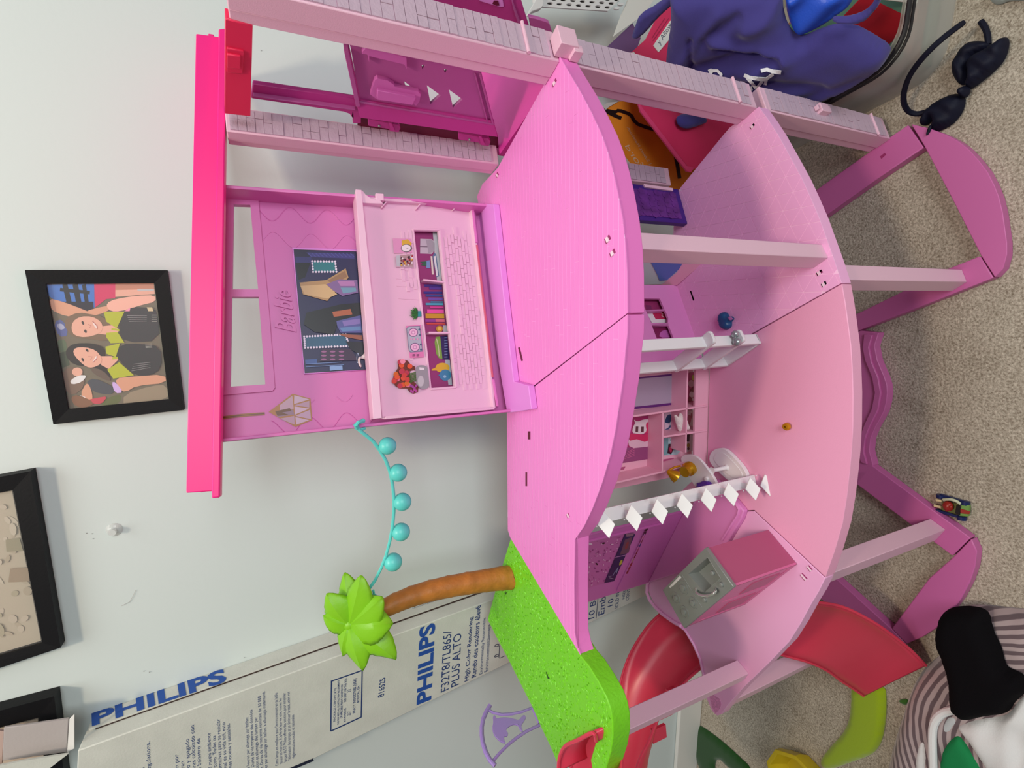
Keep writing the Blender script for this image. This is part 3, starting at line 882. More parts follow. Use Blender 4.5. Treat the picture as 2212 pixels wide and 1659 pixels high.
decal('printed_sweet_jar', PN, st[5:NJ], pnl, off=0.0022, layer=0.00005, tr=Z6)
decal('printed_plant', PN, st[NJ:], pnl, off=0.0022, layer=0.00005, tr=Z6)
s3 = [((222, 130, 180), [(690, 120), (850, 110), (885, 460), (730, 470)]), ((120, 130, 150), [(692, 150), (715, 125), (840, 120), (870, 400), (735, 410), (718, 390)]), ((176, 186, 196), [(700, 155), (720, 132), (834, 128), (862, 392), (742, 402), (724, 384)])]
for cx_, cy_ in ((768, 192), (786, 352)):
    s3 += [((120, 84, 130), ell(cx_, cy_, 52, 48)), ((236, 190, 216), ell(cx_, cy_, 44, 40)), ((206, 150, 190), ell(cx_, cy_, 24, 22)), ((240, 210, 226), ell(cx_, cy_, 12, 12))]
for i in range(3): s3.append(((226, 160, 196), ell(745 + i * 34, 264, 10, 10, 8)))
for p in ((835, 160), (842, 218), (850, 322), (852, 378)): s3.append(((80, 100, 130), ell(*p, 12, 12, 8)))
for i in range(2):
    for j in range(2): s3.append(((90, 60, 90), strip([(760 + i * 45, 432 + j * 14), (785 + i * 45, 430 + j * 14)], 6)))
NK = len(s3)
s3 += [((112, 56, 40), [(545, 700), (560, 640), (600, 580), (600, 500), (650, 480), (710, 500), (740, 540), (785, 560), (790, 600), (730, 610), (740, 700), (790, 740), (825, 780), (820, 840), (770, 858), (730, 840), (700, 800), (620, 800), (570, 770)])]
rnd = random.Random(9)
for i in range(26):
    x = 560 + rnd.random() * 190; y = 500 + rnd.random() * 290
    if inside(x, y, s3[-1 - i][1] if i == 0 else [(555, 700), (600, 580), (610, 500), (650, 490), (735, 545), (780, 570), (725, 610), (735, 700), (700, 790), (620, 795), (570, 760)]):
        s3.append((rnd.choice([(226, 90, 50), (206, 70, 60), (236, 120, 150), (240, 150, 170), (216, 110, 40), (190, 60, 80)]), ell(x, y, 30, 28, 9)))
    else: s3.append(((214, 84, 54), ell(660, 690, 30, 28, 9)))
for i in range(8): s3.append(((150 + i * 4, 70, 150), ell(745 + (i % 4) * 18, 770 + (i // 4) * 44 + (i % 3) * 12, 15, 15, 7)))
for i in range(7): s3.append(((60, 110, 40), strip([(728, 640 + i * 16), (800, 625 + i * 14)], 10)))
s3 += [((150, 152, 156), smoothp([(795, 600), (800, 560), (840, 545), (905, 550), (925, 580), (945, 770), (915, 805), (850, 805), (815, 770), (800, 700)], 1)), ((190, 192, 194), ell(850, 720, 34, 60)), ((226, 226, 228), [(832, 570), (888, 575), (888, 598), (836, 600)])]
decal('printed_cassette', PN, s3[:NK], pnl, off=0.0022, layer=0.00005, tr=Z7)
decal('printed_bouquet', PN, s3[NK:], pnl, off=0.0022, layer=0.00005, tr=Z7)
# ------------------------------------------------------------------ lift shaft on the right end
EZ = (700, 80, 5.53)
E2 = EP.shift(-0.022)
def Eh(pts, off=0.0, z=EZ): return E2.hits(zm(*z, pts), off)
pan = E2.hits([(744, 52), (757, 98), (776, 208.5), (1065, 259), (1024, 95)])
tris = []
for t in ([(372, 372), (380, 400), (545, 515), (428, 598)], [(660, 440), (680, 450), (830, 575), (740, 640)], [(948, 490), (1120, 622), (1000, 690)], [(1222, 540), (1390, 665), (1268, 768)], [(1482, 590), (1650, 712), (1535, 815)], [(1420, 345), (1475, 350), (1440, 398)], [(1155, 295), (1205, 300), (1172, 350)]):
    tris.append(Eh(t))
lift = plate('lift_panel', magent2, [pan] + tris[1:], E2.n * 0.004, H)
# rims
def ebar(pts, w, d, m, name='panel_rim', z=EZ, off=0.0, par=None):
    P = Eh(pts, off, z)
    b = MB()
    for a, c in zip(P, P[1:]):
        t = (c - a).normalized(); sd = t.cross(E2.n).normalized()
        b.hexa([a - sd * w - t * w, c - sd * w + t * w, c + sd * w + t * w, a + sd * w - t * w, a - sd * w - t * w + E2.n * d, c - sd * w + t * w + E2.n * d, c + sd * w + t * w + E2.n * d, a + sd * w - t * w + E2.n * d])
    return b.build(name, m, par or H, bevel=0.0006)
ebar([(420, 715), (2015, 985)], 0.0014, 0.008, magent2)
ebar([(1860, 400), (2010, 985)], 0.0014, 0.008, magent2)
ebar([(1800, 400), (1945, 968)], 0.001, 0.007, magent2)
ebar([(262, 100), (395, 730)], 0.0026, 0.010, magent2)
seatm = mat('orchid_seat_plastic', (206, 108, 182), 0.36)
# moulded seats
for pts, o1 in (([(552, 688), (585, 580), (608, 515), (640, 495), (690, 508), (760, 520), (838, 572), (842, 592), (960, 622), (1130, 655), (1155, 690), (1140, 772), (1100, 822), (1065, 800), (640, 750)], 0.009), ([(452, 205), (470, 150), (500, 120), (600, 130), (985, 240), (992, 400), (960, 335), (545, 235), (540, 315), (520, 215)], 0.009)):
    plate('moulded_seat', seatm, Eh(pts, o1), E2.n * -0.006, lift, bevel=0.001)
plate('moulded_seat', seatm, Eh([(635, 640), (1100, 730), (1065, 815), (630, 745)], 0.013), E2.n * -0.006, lift, bevel=0.001)
# front strip, hinges, and a dark plate with the gap's shade in its colour
q = [Eh([(370, 742)], 0.006)[0], Eh([(2022, 1002)], 0.006)[0], Eh([(2078, 1195)], 0.012)[0], Eh([(430, 962)], 0.012)[0]]
plate('lift_edge', magent, q, outw * 0.004, H, bevel=0.0006)
plate('hinge_gap_shade', maroon, Eh([(400, 955), (2078, 1185), (2085, 1330), (400, 1080)], -0.004), outw * 0.002, H)
for dx, dy in ((0, 0), (1078, 165)):
    hb = plate('hinge', magent, Eh([(525 + dx, 985 + dy), (740 + dx, 1025 + dy), (890 + dx, 1050 + dy), (912 + dx, 1090 + dy), (890 + dx, 1140 + dy), (795 + dx, 1130 + dy), (775 + dx, 1100 + dy), (530 + dx, 1062 + dy)], 0.008), outw * 0.006, H, bevel=0.0008)
    MB().ball(Eh([(660 + dx, 1062 + dy)], 0.009)[0], 0.0018, 10, 6).build('screw', steel, hb, smooth=True)
    plate('hinge_tab', magent, Eh([(770 + dx, 1020 + dy), (805 + dx, 1030 + dy), (850 + dx, 1130 + dy), (800 + dx, 1125 + dy)], 0.011), outw * 0.004, hb, bevel=0.0004)
plate('lift_floor', mat('vivid_magenta_plastic', (220, 60, 164), 0.4), GL([(985, 100), (1205, 120), (1182, 186), (1078, 336), (1062, 325), (1030, 262)], ZU - 0.004), DN * 0.01, H)
# open upper frame
Z3 = (400, 0, 3.687)
fr1 = zm(*Z3, [(540, 672), (1345, 788), (1400, 830), (1400, 985), (1335, 985), (1335, 945), (1310, 910), (1260, 892), (525, 785)])
plate('lift_frame', magent, E2.hits(fr1, 0.004), E2.n * -0.006, H, bevel=0.0012)
ebar([(1290, 365), (1380, 790)], 0.0024, 0.006, magent, name='lift_frame', z=Z3)
ebar([(545, 715), (1345, 826)], 0.0007, 0.009, magent2, name='frame_rib', z=Z3)
# the part of the shaft that shows in front of the stone pillar
ZF = (1000, 0, 8.296)
F2 = Pl(CF + sdF * 0.062, -sdF)
def Fh(pts, off=0.0): return F2.hits(zm(*ZF, pts), off)
o = plate('lift_side', magent, Fh([(-700, -200), (1000, -300), (1040, 0), (1190, 490), (0, 200), (-700, 40)]), -F2.n * 0.006, H, bevel=0.001)
plate('side_window', lilac2, Fh([(275, -60), (700, -60), (740, 125), (660, 128), (300, 22)], 0.001), -F2.n * 0.002, o, bevel=0.0006)
plate('side_window', maroon, Fh([(530, 70), (560, 15), (630, 15), (655, 100), (600, 104)], 0.0016), -F2.n * 0.002, o)
plate('side_rib', magent2, Fh([(850, -100), (890, -100), (905, 60), (1040, 425), (985, 420), (900, 160)], 0.002), -F2.n * 0.003, o, bevel=0.0008)
plate('side_foot', magent2, Fh([(1175, 305), (1300, 330), (1480, 385), (1530, 405), (1555, 440), (1608, 612), (1215, 512)], -0.002), -F2.n * 0.005, H, bevel=0.0008)

# ------------------------------------------------------------------ lower floor walls
# recreation wall with cubbies
CP = vplane(G(1533, 789, ZL), G(1527, 1030, ZL))
CD = 0.036
CB = CP.shift(-CD)
CZ = (1320, 780, 5.927)
def Ch(pts, off=0.0): return CP.hits(zm(*CZ, pts), off)
rose = mat('dusty_rose_plastic', (236, 172, 194), 0.42)
a1 = CP.hit(1533, 752); a2 = CP.hit(1527, 1034)
top = ZU - 0.024
cub = plate('cubby_wall', rose, [zfix(CB.hit(1500, 765), ZL + .0004), zfix(a2 - CP.n * CD, ZL + .0004), zfix(a2 - CP.n * CD, top), zfix(CB.hit(1500, 765), top)], -CP.n * 0.003, H)
def cbar(p, q, name='cubby_shelf', w=0.0016):
    (p, q) = zm(*CZ, [p, q])
    a = CP.hit(*p); c = CP.hit(*q); t = (c - a).normalized(); sd = t.cross(CP.n).normalized()
    f = -CP.n * CD
    return MB().hexa([a - sd * w, c - sd * w, c + sd * w, a + sd * w, a - sd * w + f, c - sd * w + f, c + sd * w + f, a + sd * w + f]).build(name, rose, H, bevel=0.0005)
cbar((985, -10), (958, 1172)); cbar((668, 650), (658, 1422)); cbar((-300, 790), (1240, 572), 'cubby_divider'); cbar((670, 972), (1232, 890), 'cubby_divider')
cbar((-320, 1650), (668, 1418), 'cubby_side'); cbar((670, 1418), (1190, 1270), 'cubby_side')
plate('cubby_apron', rose, CP.hits([(1503, 786), (1533, 783), (1527, 1032), (1499, 1034)], -0.002) , -CP.n * 0.004, H)
# printed backs
mir = [((92, 32, 110), [(300, 210), (865, 155), (860, 557), (230, 622)]), ((168, 150, 172), [(300, 232), (836, 182), (828, 528), (230, 592)])]
decal('printed_mirror', CB, mir, cub, off=0.0012, tr=CZ)
gt = [((176, 44, 110), [(230, 722), (562, 690), (556, 1242), (110, 1312)]), ((150, 70, 120), [(150, 1110), (556, 1090), (556, 1242), (110, 1312)]),
      ((226, 180, 200), [(215, 1010), (300, 990), (556, 1000), (556, 1085), (290, 1115), (230, 1085)]), ((206, 44, 96), [(240, 930), (330, 930), (420, 945), (555, 900), (555, 985), (430, 1035), (330, 1000), (240, 1020)]),
      ((206, 44, 96), [(400, 760), (555, 730), (555, 900), (430, 930)]), ((230, 208, 216), smoothp([(290, 740), (330, 780), (420, 745), (480, 740), (480, 770), (440, 810), (460, 900), (400, 940), (330, 930), (270, 920), (280, 840), (310, 800)], 1)),
      ((96, 50, 60), [(316, 838), (350, 838), (346, 908), (312, 908)]), ((96, 50, 60), [(386, 840), (420, 840), (418, 910), (384, 910)])]
for i in range(5): gt.append(((220, 110, 160), strip([(170 + i * 12, 1250 - i * 22), (300, 1210 - i * 24)], 5)))
decal('printed_guitar', CB, gt, cub, off=0.0012, tr=CZ)
c1 = [((206, 178, 198), [(680, 655), (960, 625), (962, 880), (685, 912)]), ((34, 60, 96), smoothp([(690, 760), (720, 690), (760, 680), (800, 700), (795, 770), (750, 800), (690, 790)], 1)), ((60, 80, 120), strip([(780, 800), (740, 860), (690, 890)], 22)), ((190, 196, 210), ell(770, 800, 20, 26))]
decal('printed_hats', CB, c1, cub, off=0.0012, tr=CZ)
c2 = [((176, 200, 210), [(676, 988), (860, 965), (895, 1010), (890, 1150), (850, 1195), (676, 1210)]), ((120, 160, 170), [(676, 990), (730, 985), (735, 1190), (676, 1205)]), ((60, 20, 40), [(735, 1060), (790, 1060), (800, 1130), (770, 1195), (720, 1180)]), ((170, 40, 80), ell(765, 1130, 18, 40)), ((210, 220, 224), ell(780, 1012, 34, 32)), ((150, 170, 180), ell(775, 1012, 22, 20))]
decal('printed_kettle', CB, c2, cub, off=0.0012, tr=CZ)
r1 = [((186, 56, 120), [(985, 150), (1082, 138), (1078, 528), (975, 540)]), ((190, 200, 70), ell(1055, 212, 24, 36)), ((206, 160, 176), ell(1025, 290, 36, 46)), ((130, 30, 60), [(1010, 370), (1060, 320), (1075, 400), (1030, 400)]), ((226, 206, 214), ell(1030, 430, 30, 40)), ((140, 30, 70), ell(1010, 490, 26, 34)), ((226, 206, 214), ell(1050, 490, 16, 22)), ((60, 26, 40), [(1070, 250), (1082, 250), (1078, 528), (1062, 528)])]
decal('printed_row', CB, r1, cub, off=0.0012, tr=CZ)
r2 = [((226, 196, 206), [(972, 640), (1068, 625), (1062, 858), (965, 866)]), ((190, 90, 120), smoothp([(980, 690), (1020, 690), (1030, 750), (1000, 830), (975, 800)], 1)), ((176, 70, 100), ell(1030, 700, 10, 34))]
decal('printed_row', CB, r2, cub, off=0.0012, tr=CZ)
r3 = [((206, 190, 200), [(966, 945), (1060, 935), (1054, 1150), (960, 1165)]), ((70, 30, 60), [(970, 945), (1008, 942), (1002, 1030), (968, 1030)]), ((150, 120, 40), ell(990, 1078, 20, 26)), ((90, 40, 30), ell(990, 1120, 16, 20))]
decal('printed_row', CB, r3, cub, off=0.0012, tr=CZ)
for q in ([(645, 85), (840, 75), (850, 108), (645, 128)], [(672, 1262), (805, 1240), (805, 1272), (672, 1295)], [(-80, 1400), (185, 1352), (165, 1388), (-80, 1430)]):
    plate('wall_slot', mat('rose_slot', (176, 80, 124), 0.5), CB.hits(zm(*CZ, q), 0.001), -CB.n * 0.001, cub)

# bathroom wall with niches
B0, B1 = G(1462, 616, ZL), G(1500, 723, ZL)
BP = vplane(B0, B1)
bd = (B1 - B0).normalized()
Bend = B1 + bd * 0.055
B2 = (1250, 350, 4.147)
B3 = (1250, 680, 3.951)
nic = [BP.hits(zm(*B2, p)) for p in ([(560, 1222), (728, 1225), (768, 1318), (600, 1325)], [(605, 1335), (775, 1330), (802, 1395), (800, 1440), (652, 1443)], [(655, 1462), (806, 1464), (850, 1575), (700, 1580)])]
orch = mat('soft_orchid_plastic', (226, 138, 202), 0.42)
bath = plate('niche_wall', orch, [[zfix(B0, ZL + .0004), zfix(Bend, ZL + .0004), zfix(Bend, top), zfix(B0, top)]] + nic, -BP.n * 0.004, H)
plate('niche_back', mat('berry_print', (160, 44, 104), 0.45), [zfix(B0 - BP.n * 0.012, ZL + .01), zfix(Bend - BP.n * 0.012, ZL + .01), zfix(Bend - BP.n * 0.012, top - .002), zfix(B0 - BP.n * 0.012, top - .002)], -BP.n * 0.003, bath)
b = MB()
for e in (((600, 1330), (770, 1322)), ((652, 1452), (804, 1450))):
    a, c = BP.hits(zm(*B2, e)); w = Vector((0, 0, 0.0009)); t = BP.n * -0.012; sd = (c - a).cross(BP.n).normalized() * 0.001
    MB().hexa([a - sd, c - sd, c + sd, a + sd, a - sd + t, c - sd + t, c + sd + t, a + sd + t]).build('niche_shelf', orch, bath)
bt = [((150, 46, 100), [(560, 1222), (728, 1225), (768, 1318), (600, 1325)]), ((120, 40, 90), [(600, 1280), (650, 1285), (655, 1320), (605, 1322)]),
      ((232, 222, 228), [(608, 1345), (690, 1335), (800, 1400), (798, 1438), (655, 1440)]), ((190, 36, 84), [(655, 1342), (762, 1332), (798, 1395), (796, 1405), (690, 1408)]), ((226, 200, 206), strip([(735, 1352), (756, 1362), (742, 1375), (768, 1390)], 5)),
      ((130, 30, 84), [(660, 1466), (804, 1468), (845, 1570), (700, 1578)]), ((196, 100, 180), smoothp([(730, 1520), (790, 1500), (840, 1530), (846, 1570), (720, 1575)], 1))]
decal('printed_bottles', BP, bt, bath, off=-0.0112, layer=0.00005, tr=B2)
# round tub with a blue liner behind the post
TP = vplane(G(1520, 566, ZL), G(1462, 616, ZL))
TPl = plane3(G(1512, 566, ZL + .004), G(1462, 616, ZL + .004), TP.hit(1420, 590, -0.02))
tub = plate('tub_wall', rose, TPl.hits(zm(*B2, [(500, 860), (1110, 905), (1090, 930), (885, 1105), (740, 1135), (585, 1142), (480, 1142)])), -TPl.n * 0.012, H, bevel=0.002)
plate('tub_panel', mat('grey_blue_plastic', (196, 200, 206), 0.4), TPl.hits(zm(*B2, [(500, 870), (930, 905), (880, 990), (800, 1055), (745, 1095), (585, 1098), (490, 1098)]), 0.0008), -TPl.n * 0.0016, tub)
plate('tub_window', mat('soft_blue_plastic', (92, 118, 190), 0.3), TPl.hits(zm(*B2, [(645, 895), (932, 905), (900, 960), (845, 1010), (790, 1058), (725, 1065), (705, 1010)]), 0.0018), -TPl.n * 0.0016, tub)
# dark purple pebbled door, hinged on the rear pillar
G0, G1 = G(1467, 412, ZL), G(1487, 486, ZL)
DP = vplane(G0, G1)
D0, D1 = zfix(DP.hit(1460, 397), ZL + .0006), zfix(DP.hit(1490, 482), ZL + .0006)
D0 = DP.hit(1467, 409); D1 = DP.hit(1493, 484)
D0.z = D1.z = ZL + 0.0006
indigo = mat('indigo_plastic', (60, 28, 120), 0.4); indigo2 = mat('plum_glitter_plastic', (96, 44, 124), 0.35, var=0.3, vscale=60)
topd = ZU - 0.03
door = plate('pebbled_door', indigo, [D0, D1, zfix(D1, topd), zfix(D0, topd)], -DP.n * 0.01, H, bevel=0.0014)
w0 = D0.lerp(D1, 0.14); w1 = D0.lerp(D1, 0.88)
plate('door_panel', indigo2, [zfix(w0, ZL + .012), zfix(w1, ZL + .012), zfix(w1, topd - .012), zfix(w0, topd - .012)], DP.n * 0.0012, door)
rnd = random.Random(3)
for i in range(5):
    for j in range(8):
        c = w0.lerp(w1, (i + .5 + (j % 2) * .25 - .12) / 5); c = zfix(c, ZL + 0.02 + j * 0.017 + rnd.uniform(-.002, .002)) + DP.n * 0.0012
        L = []
        dirx = (w1 - w0).normalized()
        for k in range(7):
            t = 2 * math.pi * k / 7; r_ = 0.0062 * rnd.uniform(0.8, 1.15)
            L.append(c + dirx * r_ * math.cos(t) + Vector((0, 0, r_ * 1.25 * math.sin(t))))
        plate('pebble', indigo2, L, DP.n * 0.0007, door)
plate('door_hinge', pale, DP.hits(zm(*B2, [(582, 195), (845, 232), (848, 258), (600, 222)]), 0.003), -DP.n * 0.006, door, bevel=0.0006)
# kitchen wall on the left
K0, K1 = G(1471, 1115, ZL + .012), G(1398, 1260, ZL + .012)
KP = vplane(K0, K1)
KZ = (1250, 1100, 6.383)
mauve = mat('mauve_plastic', (206, 112, 184), 0.42)
kd = (K1 - K0); kd.z = 0; kd.normalize()
K00 = K0 - kd * 0.012
kw = plate('kitchen_wall', mauve, [zfix(K00, ZL + .0004), zfix(K1, ZL + .0004), zfix(K1, top), zfix(K00, top)], -KP.n * 0.004, H, bevel=0.0006)
ter = [((198, 104, 172), [(60, 462), (640, 338), (355, 1020), (60, 1110)])]
rnd = random.Random(8)
for i in range(150):
    x = 70 + rnd.random() * 560; y = 345 + rnd.random() * 740
    if inside(x, y, [(80, 480), (620, 350), (350, 1000), (80, 1080)]):
        ter.append((rnd.choice([(226, 160, 206), (226, 160, 206), (170, 70, 140), (170, 70, 140), (150, 60, 130), (236, 190, 220)]), ell(x, y, rnd.uniform(9, 20), rnd.uniform(5, 9), 7, rnd.uniform(0, 180))))
ter += [((40, 10, 30), ell(345, 470, 24, 11, 8, -20)), ((40, 10, 30), ell(250, 755, 20, 10, 8, 50)), ((232, 200, 224), ell(160, 478, 30, 16, 8, 10)),
        ((40, 26, 84), [(645, 335), (782, 345), (490, 992), (355, 1020)]), ((176, 120, 176), strip([(503, 664), (652, 632)], 10)),
        ((110, 70, 90), [(640, 420), (740, 380), (690, 600), (570, 630)]), ((150, 110, 130), [(650, 340), (770, 330), (745, 370), (660, 380)]), ((190, 180, 60), ell(582, 735, 16, 44, 10, 25)), ((160, 140, 170), strip([(410, 930), (455, 920), (420, 945), (480, 960)], 8)), ((150, 150, 190), strip([(470, 920), (500, 860), (520, 880), (545, 800)], 7)), ((140, 60, 60), ell(665, 500, 20, 60, 8, 20))]
cols = [(70, 24, 40), (60, 20, 40), (190, 100, 140), (120, 40, 60), (36, 40, 110), (170, 60, 110), (130, 20, 50), (120, 20, 40), (176, 120, 120), (150, 20, 40), (150, 30, 50), (140, 30, 50)]
for i, c in enumerate(cols):
    t = i / len(cols); t2 = (i + 1) / len(cols) - 0.01
    x0, y0 = 930 - 290 * t, 262 + 638 * t; x1, y1 = 930 - 290 * t2, 262 + 638 * t2
    ter.append((c, [(x0, y0), (x0 + 34, y0 - 6), (x1 + 34, y1 - 6), (x1, y1)]))
decal('printed_kitchen', KP, ter, kw, off=0.0008, layer=0.00002, tr=KZ)
def kbar(p, q, w=0.0016, d=0.012, name='kitchen_ledge'):
    a, c = KP.hits(zm(*KZ, [p, q])); t = (c - a).normalized(); sd = t.cross(KP.n).normalized(); f = KP.n * d
    MB().hexa([a - sd * w, c - sd * w, c + sd * w, a + sd * w, a - sd * w + f, c - sd * w + f, c + sd * w + f, a + sd * w + f]).build(name, mauve, kw, bevel=0.0005)
kbar((60, 445), (1180, 180), d=0.004); kbar((900, 320), (520, 1110), w=0.001, d=0.003)
# raised counter slab with a rounded rim
cs = [(1472, 1113), (1544, 1036), (1556, 1046), (1590, 1083), (1607, 1104), (1600, 1124), (1584, 1150), (1566, 1182), (1540, 1215), (1399, 1259)]
slab = plate('counter_slab', orch, GL(cs, ZL + .011), DN * 0.0105, H, bevel=0.002)
b = MB(); 
b.tube([G(x, y, ZL + .0112) for x, y in [(1500, 1086), (1546, 1040), (1568, 1062), (1590, 1088), (1597, 1100), (1594, 1112), (1580, 1134), (1560, 1166)]], 0.0028, 8)
b.build('slab_rim', orch, slab, smooth=True)
rim = [G(x, y, ZL + .003) for x, y in [(1471, 1116), (1430, 1190), (1398, 1262), (1397, 1280), (1403, 1296), (1415, 1312), (1432, 1328), (1452, 1342), (1470, 1352)]]
MB().tube(rim, 0.0032, 8).build('deck_rim', lowl, dL3, smooth=True)
MB().tube([G(x, y, ZL + .0015) for x, y in [(1470, 1354), (1480, 1362), (1498, 1392), (1512, 1424), (1519, 1457), (1522, 1480), (1526, 1506)]], 0.0022, 8).build('deck_rim', lowl, dL3, smooth=True)
# white ladder shelf between the rooms
S0 = G(1641, 731, ZL); S1 = G(1567, 783, ZL)
lad = S1 - S0; lad.z = 0
def rail(P, w, d, z0, z1, name):
    t = lad.normalized(); sd = Vector((t.y, -t.x, 0))
    P = Vector((P.x, P.y, 0))
    return MB().hexa([Vector((p.x, p.y, z)) for z in (z0, z1) for p in (P - sd * w, P + sd * w, P + sd * w + t * d, P - sd * w + t * d)]).build(name, white, ldr, bevel=0.0012)
ldr = H
r1_ = rail(S0, 0.0085, 0.006, ZL + .0005, ZU - .023, 'ladder_rail')
r2_ = rail(S1 - lad.normalized() * 0.006, 0.0085, 0.006, ZL + .0005, ZU - .023, 'ladder_rail')
t = lad.normalized(); sd = Vector((t.y, -t.x, 0))
m_ = (S0 + S1) / 2
MB().box(m_ + Vector((0, 0, .003)), (lad.length / 2, 0.0085, 0.0025), (t, sd, Vector((0, 0, 1)))).build('ladder_foot', white, H, bevel=0.001)
LP = vplane(S0 + sd * 0.001, S1 + sd * 0.001)
for px in ((1592, 735), (1529, 737)):
    z = zat(px[0], px[1], S0)
    # rung plate runs from the front rail towards the back, rounded tongue out in front
    c0 = Vector((S0.x, S0.y, z))
    L = []
    for (a, w) in ((-0.012, 0.010), (-0.0145, 0.007), (-0.0145, -0.007), (-0.012, -0.010), (lad.length + 0.001, -0.010), (lad.length + 0.001, 0.010)):
        L.append(c0 + t * a + sd * w)
    plate('rung', white, L, Vector((0, 0, 0.006)), H, bevel=0.0015)
# hanging garland of white diamonds
GB = G(1645, 1048, ZL); GB.z = 0
GP = vplane(GB, GB + Vector((1, 0.12, 0)))
gz0, gz1 = ZL + .0005, ZU - .023
wht2 = mat('bright_white_plastic', (240, 240, 240), 0.4)
gd = Vector((1, 0.12, 0)).normalized()
MB().box(Vector((GB.x, GB.y, (gz0 + gz1) / 2)) + GP.n * -0.010 + gd * .007, (0.009, 0.0016, (gz1 - gz0) / 2), (gd, GP.n, Vector((0, 0, 1)))).build('garland_strip', white, H, bevel=0.0005)
for cx_, cy_ in ((255, 312), (466, 236), (672, 196), (873, 162), (1065, 125), (1246, 90), (1425, 62), (1530, 0)):
    p = zm(1230, 1050, 3.686, [(cx_, cy_)])[0]
    z = zat(p[0], p[1], GB); c = Vector((GB.x, GB.y, z)) + GP.n * 0.012
    z2_ = GP.n * 0.85 + Vector((0, 0, .5)); z2_.normalize()
    vv = gd.cross(z2_).normalized()
    if vv.z < 0: vv = -vv
    f = lambda a, b_: c + gd * a + vv * b_
    plate('garland_diamond', wht2, [f(0.0175, 0.001), f(0.001, 0.011), f(-0.0175, -0.001), f(-0.001, -0.011)], z2_ * -0.0025, H, bevel=0.0006)
    MB().box(c - GP.n * 0.012 + gd * .004 + Vector((0, 0, -0.002)), (0.0045, 0.0115, 0.001), (gd, GP.n, Vector((0, 0, 1)))).build('garland_arm', white, H)
    for s in (-1, 1):
        MB().ball(Vector((GB.x, GB.y, z)) + gd * (s * 0.009 + .007) + Vector((0, 0, .007)), 0.0012, 8, 5).build('garland_stud', white, H, smooth=True)

# ------------------------------------------------------------------ lawn terrace
LW = [(1103, 1163), (1083, 1227), (1066, 1290), (1053, 1338), (1075, 1382), (1099, 1427), (1123, 1475), (1148, 1524), (1170, 1574), (1192, 1620), (1204, 1650), (1211, 1634), (1223, 1613), (1280, 1585), (1287, 1602), (1276, 1640), (1284, 1690), (1300, 1690), (1309, 1659), (1319, 1625), (1324, 1590), (1323, 1558), (1318, 1530), (1310, 1506), (1292, 1472), (1271, 1438), (1254, 1417)]
lawn = plate('lawn_terrace', grassm, GL(LW, ZU), DN * 0.026, H, bevel=0.0012)
# leaf relief
rnd = random.Random(21)
LWP = [(p.x, p.y) for p in GL(LW, ZU)]
b = MB(); xs = [p[0] for p in LWP]; ys = [p[1] for p in LWP]; k = 0
while k < 1500:
    x = rnd.uniform(min(xs), max(xs)); y = rnd.uniform(min(ys), max(ys))
    if not inside(x, y, LWP) or edist(x, y, LWP) < 0.004: continue
    k += 1
    a = rnd.uniform(0, 6.28); l = rnd.uniform(0.002, 0.0042); w = l * 0.36
    c, s = math.cos(a), math.sin(a)
    def q(u, v, z): return Vector((x + u * c - v * s, y + u * s + v * c, ZU + z))
    b.add([q(-l, 0, -.0002), q(0, w, -.0001), q(l, 0, .0009), q(0, -w, -.0001), q(0.1 * l, 0, .0011)], [(0, 4, 1), (1, 4, 2), (2, 4, 3), (3, 4, 0)])
b.build('leaf_relief', grassm, lawn, kind='stuff')
b = MB()
for q in ([(1090, 1280), (1094, 1279), (1093, 1284), (1090, 1285)], [(1179, 1451), (1183, 1456), (1187, 1467), (1183, 1466)]):
    plate('slot', mat('dark_green_slot', (30, 70, 10), 0.6), GL(q, ZU + .0005), DN * 0.001, lawn)
# purple safety rail with a leaping dolphin
RP = vplane(G(1148, 1524, ZU), G(1172, 1578, ZU))
purp = mat('violet_plastic', (150, 120, 190), 0.4)
RZ = (1000, 1250, 4.056)
def Rh(pts): return RP.hits(zm(*RZ, pts), -0.002)
rl = MB().tube(Rh([(238, 1110), (205, 1165), (178, 1230), (165, 1300), (165, 1370), (175, 1440), (200, 1520), (235, 1585), (282, 1638)]), 0.0034, 10).build('safety_rail', purp, H, smooth=True)
MB().tube(Rh([(222, 1150), (270, 1175), (340, 1190), (430, 1185), (520, 1165), (605, 1132), (640, 1200), (668, 1265)]), 0.0022, 8).build('rail_post', purp, rl, smooth=True)
MB().tube(Rh([(262, 1600), (320, 1530), (395, 1455), (470, 1395), (560, 1335), (672, 1282)]), 0.0022, 8).build('rail_post', purp, rl, smooth=True)
dol = smoothp([(262, 1200), (285, 1195), (292, 1225), (340, 1213), (400, 1215), (455, 1228), (490, 1238), (515, 1205), (535, 1190), (555, 1208), (542, 1240), (515, 1275), (512, 1300), (530, 1345), (500, 1325), (488, 1285), (455, 1272), (415, 1285), (385, 1310), (378, 1330), (398, 1350), (392, 1378), (362, 1378), (362, 1410), (376, 1440), (335, 1430), (290, 1390), (266, 1350), (258, 1300), (268, 1250)], 1)
plate('rail_dolphin', purp, Rh(dol), -RP.n * 0.003, rl, bevel=0.0006)

